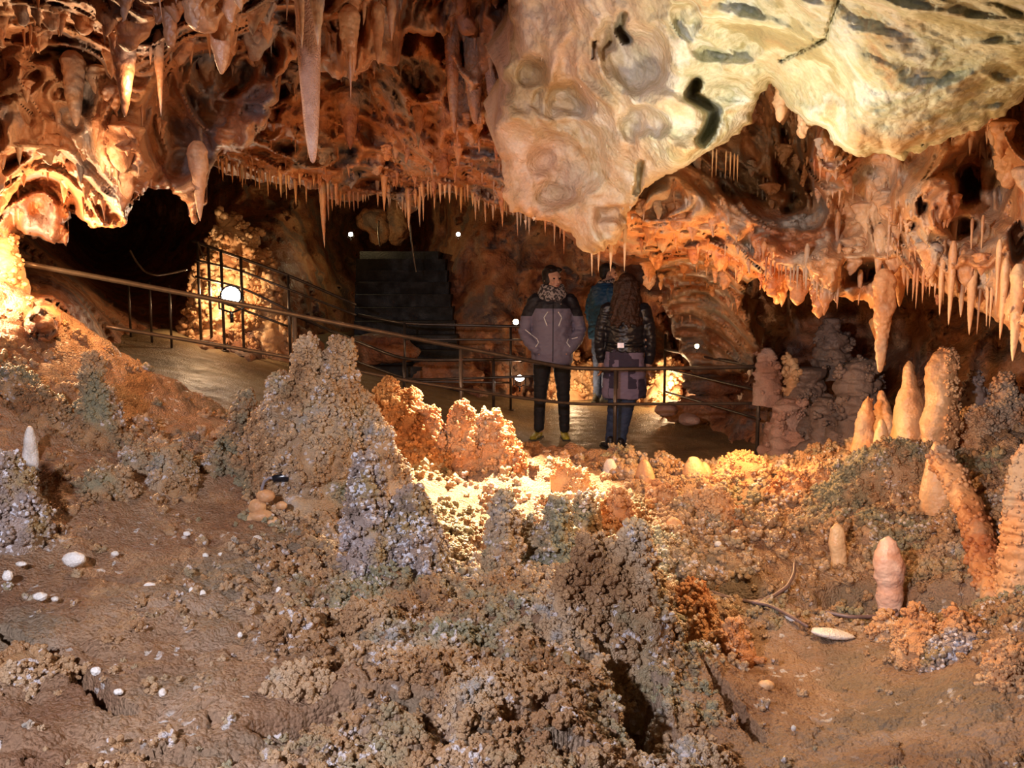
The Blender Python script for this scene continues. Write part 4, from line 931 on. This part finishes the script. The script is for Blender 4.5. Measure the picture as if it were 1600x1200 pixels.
for px, py, w, h, t, lb in [(1075, 655, 14, 8, 9.0, 'pale flat stone on the walkway near the return railing'), (1040, 640, 16, 8, 9.3, 'small dark yellowish rock under the return railing'), (1100, 640, 60, 22, 9.9, 'long dark rock bank behind the return railing'), (1110, 600, 50, 16, 9.9, 'upper dark ledge behind the return railing'),
                            (700, 585, 50, 22, 11.0, 'rough orange boulder behind the middle railing'), (590, 545, 50, 24, 11.2, 'rough dark boulder left of the orange one behind the railings'), (470, 545, 30, 30, 10.4, 'brown boulder behind the twin-peaked mound beside the path')]:
    rockblob(lb, [(px, py, w, h), (px+w*.5, py+h*.2, w*.6, h*.7)], t, 'wall' if w > 20 else 'bigstal', 'background_rock')
rockblob('warm lit boulder wall under the landing spotlight', [(590, 350, 26, 26), (620, 345, 20, 34)], 14.6, 'wall', 'background_rock')
# sand table in the right basin
# cables
def cable(label, pts, t=None, r=.006, mat='cable', lift=.022):
    W = []
    for p in pts:
        if len(p) == 3: W.append(P(*p))
        else: tt, w = ghit(*p, .02); w = P(p[0], p[1], tt-.01); W.append(w+[0, 0, lift])
    W = np.array(W); s = np.linspace(0, len(W)-1, 10*(len(W)-1)+1); Q = np.stack([np.interp(s, np.arange(len(W)), W[:, k]) for k in range(3)], 1)
    for _ in range(8): Q[1:-1] = .5*Q[1:-1]+.25*(Q[:-2]+Q[2:])
    return tag(sweep(Q, r, 8).build('cable', M[mat], None, Q[0]) if False else (lambda a: a.build('cable', M[mat], None, Q[0]))(sweep(Q, r, 8)), label, 'cable')
cable('thin grey cable snaking across the dark gap below the sand basin', [(1098, 936), (1130, 940), (1170, 948), (1205, 955), (1235, 972), (1262, 988)])
cable('second thin cable lying alongside the one across the dark gap', [(1110, 932), (1150, 944), (1190, 950), (1225, 964), (1252, 982)])
cable('curved black cable dropping from the ledge to the dark gap', [(1241, 888), (1240, 905), (1230, 925), (1205, 942), (1175, 950)], r=.008)
cable('short dark cable below the pink bulbous stalagmite', [(1290, 965), (1330, 973), (1370, 972), (1400, 962)], r=.008)
cable('pale slack cable curving through the dark hollow at the left', [(203, 391, 8), (212, 408, 8), (226, 425, 8), (245, 431, 8), (268, 427, 8.2), (292, 421, 8.4)], r=.009, mat='rail')
cable('thin wire standing over the stair landing', [(592, 345, 13.2), (591, 365, 13.2), (594, 386, 13.2)], r=.012, mat='rail')
cable('thin wire hanging before the dark stair', [(641, 350, 12), (643, 380, 12), (647, 408, 12), (650, 425, 12)], r=.01, mat='rail')
cable('pale stick-like wire at the top of the ramp railing', [(309, 378, 9.1), (313, 390, 9.1), (318, 402, 9.1)], r=.01, mat='rail')
cable('pair of thin roots on the angular orange rock', [(1132, 990), (1124, 1003), (1117, 1015)], r=.004, mat='smooth', lift=.03)

# ================================================================ people
def remesh(acc, name, mat, parent, vox=.012, smooth=4, wr=0.0, seed=0):
    o = acc.build(name+'_raw', mat)
    md = o.modifiers.new('r', 'REMESH'); md.mode = 'VOXEL'; md.voxel_size = vox; md.use_smooth_shade = True
    sm = o.modifiers.new('s', 'SMOOTH'); sm.iterations = smooth; sm.factor = .5
    dg = bpy.context.evaluated_depsgraph_get(); ev = o.evaluated_get(dg); me = bpy.data.meshes.new_from_object(ev)
    n = len(me.vertices); co = np.empty(n*3, np.float32); me.vertices.foreach_get('co', co); co = co.reshape(-1, 3)
    if wr:
        nr = np.empty(n*3, np.float32); me.vertices.foreach_get('normal', nr); nr = nr.reshape(-1, 3)
        w = fbm(co*np.array([7, 7, 16])+seed, 3, 70); w = np.abs(w)*-1.6+.3
        co = co+nr*(w*wr)[:, None]; me.vertices.foreach_set('co', co.astype(np.float32).ravel())
    me.update(); me.name = name
    old = o.data; bpy.data.objects.remove(o); bpy.data.meshes.remove(old)
    p = bpy.data.objects.new(name, me); C.objects.link(p); p.parent = parent
    if not me.materials: me.materials.append(mat)
    for f in me.polygons: f.use_smooth = True
    return p

def ell(acc, c, r, sub=3):
    V, T = ICO[sub]; acc.add(V*np.array(r)+np.array(c), t=T)

def rings(acc, st, n=28):
    """torso-like loft: stations (x, y, z, rx, ry)"""
    st = np.array(st, float); zz = np.linspace(0, len(st)-1, (len(st)-1)*4+1); S = np.stack([np.interp(zz, np.arange(len(st)), st[:, k]) for k in range(5)], 1)
    for _ in range(2): S[1:-1] = .5*S[1:-1]+.25*(S[:-2]+S[2:])
    th = np.arange(n)/n*2*math.pi; c = np.sign(np.cos(th))*np.abs(np.cos(th))**.85; s = np.sign(np.sin(th))*np.abs(np.sin(th))**.85
    V = np.stack([S[:, 0:1]+S[:, 3:4]*c, S[:, 1:2]+S[:, 4:5]*s, np.repeat(S[:, 2:3], n, 1)], -1).reshape(-1, 3); m = len(S)
    k = np.arange(n); V = np.r_[V, [S[0, :3]], [S[-1, :3]]]
    acc.add(V, gridfaces(m, n, True), np.r_[np.stack([k*0+m*n, (k+1) % n, k], -1), np.stack([k*0+m*n+1, (m-1)*n+k, (m-1)*n+(k+1) % n], -1)])

def limb(acc, pts, rad, n=16):
    pts = np.array(pts, float); s = np.linspace(0, len(pts)-1, (len(pts)-1)*6+1)
    Q = np.stack([np.interp(s, np.arange(len(pts)), pts[:, k]) for k in range(3)], 1); r = np.interp(s, np.arange(len(pts)), rad)
    for _ in range(2): Q[1:-1] = .5*Q[1:-1]+.25*(Q[:-2]+Q[2:])
    sweep(Q, r, n, acc)
    ell(acc, pts[0], [rad[0]]*3, 2); ell(acc, pts[-1], [rad[-1]]*3, 2)

def hand(acc, w, d, side, curl=.5):
    """palm and five fingers hanging along direction d from wrist w"""
    w = np.array(w, float); d = np.array(d, float); d /= np.linalg.norm(d); f = np.array([0, -1., 0]); f -= d*(f@d); f /= np.linalg.norm(f); b = np.cross(d, f)
    limb(acc, [w, w+d*.045, w+d*.085], [.026, .034, .034], 12)
    for i, (o, L) in enumerate([(-.030, .060), (-.010, .070), (.010, .066), (.028, .052)]):
        p = w+d*.085+b*0+f*o*-1; s = b*side*-1
        limb(acc, [p, p+d*L*.5+s*.008*curl*2, p+d*L*.85+s*.03*curl*1.4, p+d*L*.9+s*.045*curl*1.4], [.0095, .009, .0085, .007], 8)
    p = w+d*.03+f*.03; limb(acc, [p, p+f*.022+d*.03, p+f*.024+d*.055], [.012, .0105, .009], 8)

def head(acc, c, yaw, s=1.0):
    """head with jaw, nose, brow, ears; yaw turns it"""
    cy, sy = math.cos(yaw), math.sin(yaw)
    def R(v): return np.array([v[0]*cy-v[1]*sy, v[0]*sy+v[1]*cy, v[2]])*s+np.array(c)
    b = Acc(); ell(b, (0, .01, .02), (.074, .092, .098)); ell(b, (0, -.018, -.045), (.056, .066, .07)); ell(b, (0, -.052, -.088), (.028, .026, .022), 2)
    limb(b, [(0, -.082, .02), (0, -.100, -.012), (0, -.108, -.03)], [.010, .013, .016], 8)
    for q in (-1, 1):
        ell(b, (q*.075, .012, -.008), (.012, .02, .032), 2); ell(b, (q*.038, -.066, -.03), (.024, .02, .022), 2); limb(b, [(q*.012, -.082, .026), (q*.045, -.074, .028)], [.010, .008], 8)
    ell(b, (0, -.083, -.058), (.024, .012, .007), 2); ell(b, (0, -.083, -.067), (.020, .012, .007), 2)
    for V, *_ in [(b.V,)]:
        for i, v in enumerate(b.V): b.V[i] = np.array([R(x) for x in v])
    for i in range(len(b.V)): pass
    off = acc.n
    V = np.concatenate(b.V); q = np.concatenate(b.q) if b.q else None; t = np.concatenate(b.t) if b.t else None
    acc.add(V, q, t); return R

def eyes(R, root):
    a = Acc()
    for q in (-1, 1):
        V, T = ICO[2]; X = V*np.array([.012, .008, .008])+np.array([q*.032, -.079, .004]); a.add(np.array([R(x) for x in X]), t=T)
    a.build('eyes', M['eye'], root)
    a = Acc()
    X = ICO[2][0]*np.array([.022, .006, .0055])+np.array([0, -.094, -.062]); a.add(np.array([R(x) for x in X]), t=ICO[2][1]); a.build('lips', M['lip'], root)

M['skin'] = plain('skin', (.62, .34, .23), .5, var=.08); M['eye'] = plain('dark_eyes', (.03, .02, .02), .2); M['lip'] = plain('lips', (.45, .12, .10), .4)
M['hair1'] = plain('dark_brown_hair', (.022, .012, .009), .45, bump=.6, bscale=140)
M['hair2'] = plain('wavy_brown_hair', (.055, .022, .012), .4, bump=.9, bscale=90, var=.5)
M['blackcloth'] = plain('black_cloth', (.012, .011, .014), .75, bump=.3, bscale=60)
M['jeans'] = plain('blue_jeans', (.035, .055, .12), .8, bump=.4, bscale=90, var=.35)
M['blue'] = plain('deep_blue_nylon', (.02, .085, .19), .45, bump=.3, bscale=25)
M['leather'] = plain('black_leather', (.014, .013, .018), .35, bump=.35, bscale=35)
M['shoe'] = plain('yellow_green_shoe', (.42, .36, .04), .5, bump=.4, bscale=60, var=.5)
M['sole'] = plain('dark_sole', (.03, .028, .022), .7)
M['stripe'] = plain('white_reflective_tape', (.85, .84, .88), .3)
def jacketmat():
    m, nt, b = new_mat('grey_and_black_ski_jacket'); tc = nt.nodes.new('ShaderNodeTexCoord'); s = nt.nodes.new('ShaderNodeSeparateXYZ'); nt.links.new(tc.outputs['Object'], s.inputs[0])
    ab = nt.nodes.new('ShaderNodeMath'); ab.operation = 'ABSOLUTE'; nt.links.new(s.outputs[0], ab.inputs[0])
    # sleeves: the black reaches lower than on the chest
    mr = nt.nodes.new('ShaderNodeMapRange'); nt.links.new(ab.outputs[0], mr.inputs[0]); mr.inputs[1].default_value = .165; mr.inputs[2].default_value = .2; mr.inputs[3].default_value = 0; mr.inputs[4].default_value = .075
    ad = nt.nodes.new('ShaderNodeMath'); ad.operation = 'ADD'; nt.links.new(s.outputs[2], ad.inputs[0]); nt.links.new(mr.outputs[0], ad.inputs[1])
    r = ramp(nt, [(0, (.20, .17, .25)), (.5, (.0, .0, .0))]); r.color_ramp.interpolation = 'CONSTANT'
    gt = nt.nodes.new('ShaderNodeMath'); gt.operation = 'GREATER_THAN'; nt.links.new(ad.outputs[0], gt.inputs[0]); gt.inputs[1].default_value = 1.275
    col = mixc(nt, gt.outputs[0], (.21, .185, .26), (.014, .012, .018)); nt.links.new(col, b.inputs['Base Color']); b.inputs['Roughness'].default_value = .6
    n2 = ntex(nt, tc.outputs['Object'], 18, 4); bp = nt.nodes.new('ShaderNodeBump'); bp.inputs['Strength'].default_value = .3; bp.inputs['Distance'].default_value = .02
    nt.links.new(n2.outputs[0], bp.inputs['Height']); nt.links.new(bp.outputs[0], b.inputs['Normal']); return m
def patchmat(name, sc, c0, c1, thr, che=True, rnd=.15):
    m, nt, b = new_mat(name); tc = nt.nodes.new('ShaderNodeTexCoord'); v = nt.nodes.new('ShaderNodeTexVoronoi'); v.distance = 'CHEBYCHEV'; v.inputs['Scale'].default_value = sc; v.inputs['Randomness'].default_value = rnd
    nt.links.new(tc.outputs['Object'], v.inputs['Vector']); s = nt.nodes.new('ShaderNodeSeparateColor'); nt.links.new(v.outputs['Color'], s.inputs[0])
    r = ramp(nt, [(0, c0), (thr, c0), (thr+.02, c1)]); nt.links.new(s.outputs[0], r.inputs[0]); nt.links.new(r.outputs[0], b.inputs['Base Color']); b.inputs['Roughness'].default_value = .8; return m
M['jacket1'] = jacketmat(); M['patch'] = patchmat('patchwork_skirt_fabric', 11, (.045, .035, .07), (.22, .18, .28), .55)
M['scarf'] = patchmat('mottled_knit', 55, (.05, .04, .045), (.42, .36, .34), .5, rnd=1)

def shoe(name, mat, root, x, y, yaw, L=.26, z=0):
    cy, sy = math.cos(yaw), math.sin(yaw); a = Acc()
    ell(a, (0, .06*L/.26, .045), (.036, .05, .045)); ell(a, (0, -.04, .035), (.042, .085, .033)); ell(a, (0, -.11, .028), (.038, .05, .026)); limb(a, [(0, .05, .05), (0, .055, .10)], [.038, .036], 12)
    for i, v in enumerate(a.V): a.V[i] = np.stack([v[:, 0]*cy-v[:, 1]*sy+x, v[:, 0]*sy+v[:, 1]*cy+y, v[:, 2]+z], 1)
    s = remesh(a, name, mat, root, .008, 2)
    b = Acc(); box(b, (0, -.025, .008), (.075, .25, .016)); V = b.V[0]; b.V[0] = np.stack([V[:, 0]*cy-V[:, 1]*sy+x, V[:, 0]*sy+V[:, 1]*cy+y, V[:, 2]+z], 1)
    b.build('sole', M['sole'], s, smooth=False)
    return s

# ---- person in the grey jacket
def person1():
    t = 9.07; W = P(862, 685, t); root = empty('person', (W[0], W[1], .0), 'person facing the viewer, grey and black jacket, scarf, yellow shoes, hands in pockets', 'person')
    root.scale = (1.03,)*3
    b = Acc(); rings(b, [(0, 0, .84, .13, .1), (0, 0, .92, .16, .11), (0, 0, 1.05, .13, .1), (0, 0, 1.22, .16, .11), (0, 0, 1.36, .15, .09), (0, 0, 1.42, .07, .06)])
    limb(b, [(0, 0, 1.38), (0, -.01, 1.48)], [.058, .052]); yaw = .5
    R = head(b, (0, -.015, 1.555), yaw)
    for s in (-1, 1):
        limb(b, [(s*.09, 0, .88), (s*.105, -.01, .48), (s*.12, 0, .09)], [.085, .055, .038]); limb(b, [(s*.17, 0, 1.35), (s*.272, .035, 1.07), (s*.16, -.085, .93)], [.045, .034, .026]); hand(b, (s*.15, -.08, .92), (-s*.25, .02, -1), s, .6)
    remesh(b, 'body', M['skin'], root, .009, 3); eyes(R, root)
    a = Acc(); rings(a, [(0, 0, .735, .185, .135), (0, 0, .76, .20, .15), (0, 0, .86, .205, .155), (0, 0, 1.0, .185, .14), (0, 0, 1.15, .19, .14), (0, 0, 1.28, .195, .14), (0, 0, 1.37, .165, .115), (0, 0, 1.43, .09, .08)], 36)
    for s in (-1, 1): limb(a, [(s*.165, 0, 1.345), (s*.225, .02, 1.22), (s*.275, .035, 1.06), (s*.235, -.05, .97), (s*.15, -.10, .88)], [.075, .068, .062, .058, .055])
    jk = remesh(a, 'jacket', M['jacket1'], root, .010, 3, .014, 3)
    bm = BVHTree.FromPolygons([v.co[:] for v in jk.data.vertices], [p.vertices[:] for p in jk.data.polygons])
    def onf(x, z):
        h = bm.ray_cast(Vector((x, -1, z)), Vector((0, 1, 0))); return (x, (h[0].y-.002) if h[0] else -.14, z)
    for s in (-1, 1):
        for line in ([(s*.055, 1.11), (s*.085, 1.19), (s*.05, 1.245)], [(s*.262, 1.07), (s*.20, 1.02), (s*.15, .985)] if s < 0 else [(s*.24, 1.0), (s*.185, .985)], [(s*.15, .985), (s*.135, .95), (s*.165, .91)], ):
            pts = []
            for (x0, z0), (x1, z1) in zip(line[:-1], line[1:]):
                for k in np.linspace(0, 1, 7): pts.append(onf(x0+(x1-x0)*k, z0+(z1-z0)*k))
            sweep(np.array(pts), .0055, 6).build('reflective_stripe', M['stripe'], jk)
    sweep(np.array([onf(0, z) for z in np.linspace(.77, 1.38, 24)]), .004, 6).build('zip', M['blackcloth'], jk)
    a = Acc(); rings(a, [(0, 0, .74, .165, .115), (0, 0, .9, .17, .12)])
    for s in (-1, 1): limb(a, [(s*.09, 0, .84), (s*.10, 0, .66), (s*.11, -.012, .47), (s*.12, 0, .28), (s*.125, 0, .10)], [.095, .085, .066, .056, .05])
    remesh(a, 'trousers', M['blackcloth'], root, .010, 3, .008)
    shoe('shoe', M['shoe'], root, -.145, -.02, -.35); shoe('shoe', M['shoe'], root, .13, -.02, .05)
    a = Acc()
    for k in range(3):
        th = np.linspace(0, 2*math.pi, 26); sweep(np.stack([np.cos(th)*(.085+.012*k), -.01+np.sin(th)*(.082+.012*k), 1.475-.035*k+.012*np.sin(th*2+k)-.02*(np.sin(th) < -.3)], 1), .034, 10, a)
    limb(a, [(.02, -.09, 1.42), (.05, -.12, 1.37), (.07, -.12, 1.33)], [.035, .035, .02])
    remesh(a, 'scarf', M['scarf'], root, .009, 2, .01)
    cy, sy = math.cos(yaw), math.sin(yaw)
    a = Acc(); 
    for c, r in [((0, .03, .045), (.086, .096, .092)), ((-.055, .02, 0), (.032, .06, .07)), ((.055, .02, 0), (.032, .06, .07)), ((0, .07, -.02), (.06, .045, .07)), ((-.03, -.045, .082), (.045, .035, .028)), ((.035, -.042, .085), (.045, .033, .026))]:
        V = ICO[3][0]*np.array(r)+np.array(c); a.add(np.array([R(v) for v in V]), t=ICO[3][1])
    remesh(a, 'hair', M['hair1'], root, .008, 2, .012)
person1()

# ---- long-haired person seen from behind
def person2():
    t = 8.46; W = P(974, 703, t); root = empty('person', (W[0], W[1], .0), 'long-haired person seen from behind in black belted jacket, patchwork skirt and jeans', 'person', rz=math.radians(-14))
    b = Acc(); rings(b, [(0, 0, .84, .14, .1), (0, 0, .92, .165, .12), (0, 0, 1.05, .125, .1), (0, 0, 1.22, .155, .11), (0, 0, 1.34, .15, .09), (0, 0, 1.40, .07, .06)])
    limb(b, [(0, 0, 1.36), (0, .01, 1.46)], [.056, .05]); R = head(b, (.01, .02, 1.53), math.radians(172))
    for s in (-1, 1):
        limb(b, [(s*.09, 0, .88), (s*.06-.02, -.01*s, .44), (s*.052-.055, -.03*s, .24), (s*.05-.075, -.04*s, .09)], [.08, .048, .036, .034]); limb(b, [(s*.17, 0, 1.33), (s*.215, .0, 1.07), (s*.22, .03, .84)], [.05, .04, .028]); hand(b, (s*.22, .03, .84), (0, .1, -1), s, .6)
    remesh(b, 'body', M['skin'], root, .009, 3); eyes(R, root)
    a = Acc(); rings(a, [(0, 0, .93, .185, .14), (0, 0, 1.0, .17, .13), (0, 0, 1.08, .165, .13), (0, 0, 1.22, .185, .135), (0, 0, 1.33, .165, .115), (0, 0, 1.42, .09, .08)], 36)
    for s in (-1, 1): limb(a, [(s*.165, 0, 1.32), (s*.215, 0, 1.18), (s*.235, -.005, 1.05), (s*.235, .015, .94), (s*.225, .03, .85)], [.07, .06, .054, .05, .045])
    jk = remesh(a, 'jacket', M['leather'], root, .010, 3, .014, 8)
    th = np.linspace(0, 2*math.pi, 40); a = sweep(np.stack([np.cos(th)*.178, np.sin(th)*.139, 1.0+0*th], 1), .006, 8, None, False, .02, up=(1, 0, 0)); a.build('belt', M['black'], jk)
    a = Acc(); box(a, (-.02, -.146, 1.0), (.06, .012, .045)); a.build('buckle', plain('steel_buckle', (.6, .6, .62), .3, 1), jk, smooth=False)
    a = Acc(); rings(a, [(0, 0, .50, .20, .15), (0, 0, .54, .21, .16), (0, 0, .66, .20, .155), (0, 0, .8, .195, .15), (0, 0, .96, .17, .13)], 36); remesh(a, 'skirt', M['patch'], root, .010, 2, .016, 5)
    a = Acc()
    for s in (-1, 1): limb(a, [(s*.085, 0, .8), (s*.07-.01, .0, .6), (s*.058-.03, -.01*s, .42), (s*.05-.055, -.03*s, .24), (s*.05-.075, -.04*s, .09)], [.09, .082, .068, .06, .055])
    remesh(a, 'jeans', M['jeans'], root, .010, 3, .01)
    shoe('boot', M['leather'], root, -.145, .02, math.pi+.5); shoe('boot', M['leather'], root, -.01, -.04, math.pi-.1)
    a = Acc(); X0 = np.array([.01, .02, 1.53])
    ell(a, X0+[0, -.02, .04], (.090, .100, .092)); 
    for k in range(26):
        th = math.pi*(1.0+.035*k)+(RNG.rand()-.5)*.1 if k < 0 else math.pi+math.pi*k/25
        c = np.array([math.cos(th)*.085, math.sin(th)*.085, 0]); z = np.linspace(0, 1, 14)[:, None]
        ln = .36+.06*RNG.rand(); sp = 1+.75*z
        w = np.stack([np.sin(z[:, 0]*13+k*2.1)*.010, np.cos(z[:, 0]*11+k*1.3)*.008, 0*z[:, 0]], 1)
        Q = X0+[0, -.01, .05]+c*sp-np.array([0, .04, 0])*z+w-np.array([0, 0, ln])*z; sweep(Q, .024*(1-.35*z[:, 0]), 8, a)
    ell(a, X0+[0, -.06, -.10], (.10, .06, .16)); 
    remesh(a, 'hair', M['hair2'], root, .008, 1, .010, 2)
person2()

# ---- person in the blue jacket
def person3():
    t = 11.6; W = P(941, 622, t); root = empty('person', (W[0], W[1], .0), 'person in a blue jacket and jeans behind the long-haired person, facing right', 'person', rz=math.radians(118))
    root.scale = (1.04,)*3
    b = Acc(); rings(b, [(0, 0, .86, .14, .1), (0, 0, .94, .16, .11), (0, 0, 1.07, .14, .1), (0, 0, 1.26, .17, .12), (0, 0, 1.40, .16, .09), (0, 0, 1.46, .07, .06)])
    limb(b, [(0, -.01, 1.42), (0, -.05, 1.52)], [.06, .056]); R = head(b, (0, -.07, 1.60), math.radians(-18))
    for s in (-1, 1):
        limb(b, [(s*.09, 0, .9), (s*.09, -.01, .5), (s*.09, 0, .09)], [.09, .058, .04]); limb(b, [(s*.19, 0, 1.38), (s*.24, .02, 1.12), (s*.2, -.12, .96)], [.052, .042, .03]); hand(b, (s*.2, -.12, .96), (0, -.3, -1), s, .6)
    remesh(b, 'body', M['skin'], root, .010, 3); eyes(R, root)
    a = Acc(); rings(a, [(0, 0, .80, .20, .15), (0, 0, .84, .215, .16), (0, 0, 1.0, .205, .155), (0, 0, 1.2, .215, .155), (0, 0, 1.34, .205, .14), (0, 0, 1.44, .15, .11), (0, -.03, 1.50, .08, .08)], 36)
    for s in (-1, 1): limb(a, [(s*.19, 0, 1.38), (s*.26, .01, 1.22), (s*.28, .02, 1.08), (s*.25, -.06, .98)], [.075, .07, .062, .055])
    remesh(a, 'jacket', M['blue'], root, .011, 3, .016, 12)
    th = np.linspace(0, 2*math.pi, 26); sweep(np.stack([np.cos(th)*.085, -.04+np.sin(th)*.08, 1.505-.02*np.sin(th)], 1), .026, 10).build('collar', M['scarf'], root)
    a = Acc(); rings(a, [(0, 0, .78, .165, .12), (0, 0, .9, .17, .12)])
    for s in (-1, 1): limb(a, [(s*.09, 0, .86), (s*.095, 0, .66), (s*.095, -.012, .49), (s*.095, 0, .28), (s*.095, 0, .10)], [.10, .09, .072, .066, .062])
    remesh(a, 'jeans', M['jeans'], root, .011, 3, .012)
    shoe('shoe', M['sole'], root, -.10, -.02, -.3); shoe('shoe', M['sole'], root, .10, -.02, .2)
    a = Acc()
    for c, r in [((0, .03, .045), (.084, .09, .088)), ((0, .065, -.01), (.065, .045, .07)), ((0, -.05, .08), (.06, .04, .03))]:
        V = ICO[3][0]*np.array(r)+np.array(c); a.add(np.array([R(v) for v in V]), t=ICO[3][1])
    remesh(a, 'hair', M['hair1'], root, .009, 2, .012)
person3()
# ================================================================ camera, lights, view
cam = bpy.data.cameras.new('camera'); co = bpy.data.objects.new('camera', cam); C.objects.link(co)
cam.sensor_width = 36; cam.lens = 36*F_PX/1600; cam.clip_start = .05; cam.clip_end = 100
co.location = tuple(CAM); co.rotation_euler = (math.pi/2-PITCH, 0, 0)
bpy.context.scene.camera = co

WARM = (1.0, .52, .20); AMB = (1.0, .66, .36); NEU = (1, .86, .66); COOL = (.92, .89, 1.0)
def point(name, loc, power, col, r=.06):
    l = bpy.data.lights.new(name, 'POINT'); l.energy = power; l.color = col; l.shadow_soft_size = r
    o = bpy.data.objects.new(name, l); C.objects.link(o); o.location = tuple(loc); return o
def spot(name, loc, tgt, power, col, ang=60, r=.05, blend=.6):
    l = bpy.data.lights.new(name, 'SPOT'); l.energy = power; l.color = col; l.shadow_soft_size = r; l.spot_size = math.radians(ang); l.spot_blend = blend
    o = bpy.data.objects.new(name, l); C.objects.link(o); o.location = tuple(loc)
    o.rotation_euler = (Vector(tgt)-Vector(loc)).to_track_quat('-Z', 'Y').to_euler(); return o

# cool lamp beside the viewpoint
spot('viewer_lamp', (-1.3, .1, 2.15), (-.25, 3.0, .45), 330, COOL, 84, .06, .5)
# lamp hidden behind the hanging rock shining onto the hollow
spot('hollow_lamp', P(838, 332, 5.35), P(765, 785, 4.5), 1500, AMB, 56, .03, .7)
point('left_lamp', P(-60, 425, 4.75), 60, AMB, .04)
point('left_wall_lamp', P(110, 400, 4.9), 26, WARM, .03)
point('left_ceiling_fill', P(120, 270, 3.85), 7, AMB, .02)  # added light without a fixture, makes the hot patch on the left ridge
point('upper_left_fill', P(215, 135, 3.45), 2, AMB, .02)  # another added source, unseen, for the bright streak higher up
point('pale_ceiling_lamp', P(1060, 350, 2.95), 21, NEU, .04)
point('right_lamp', P(1150, 610, 4.9), 40, (1, .52, .2), .05)
point('right_front_fill', P(1290, 640, 3.0), 22, (1, .56, .24), .05)  # added warm fill for the right foreground and the ceiling above it
point('column_lamp', P(340, 455, 9.3), 22, AMB, .05)
point('path_lamp', P(360, 440, 8.2), 2, AMB, .05)
point('back_wall_lamp', P(1045, 600, 11.0), 22, AMB, .05)
point('back_wall_lamp', P(895, 600, 11.5), 12, AMB, .05)
point('landing_lamp', P(565, 362, 13.3), 9, (1, .75, .35), .04)
point('upper_lamp', P(720, 362, 11.9), 3, WARM, .04)
point('path_right_lamp', P(812, 585, 9.8), 3, WARM, .04)
point('mid_ceiling_lamp', P(560, 430, 6.2), 6, WARM, .05)

w = bpy.data.worlds.new('world'); bpy.context.scene.world = w; w.use_nodes = True
w.node_tree.nodes['Background'].inputs[0].default_value = (.5, .3, .2, 1); w.node_tree.nodes['Background'].inputs[1].default_value = .008
vs = bpy.context.scene.view_settings; vs.view_transform = 'Standard'; vs.look = 'None'; vs.gamma = 1; vs.use_curve_mapping = False; vs.exposure = 0.4
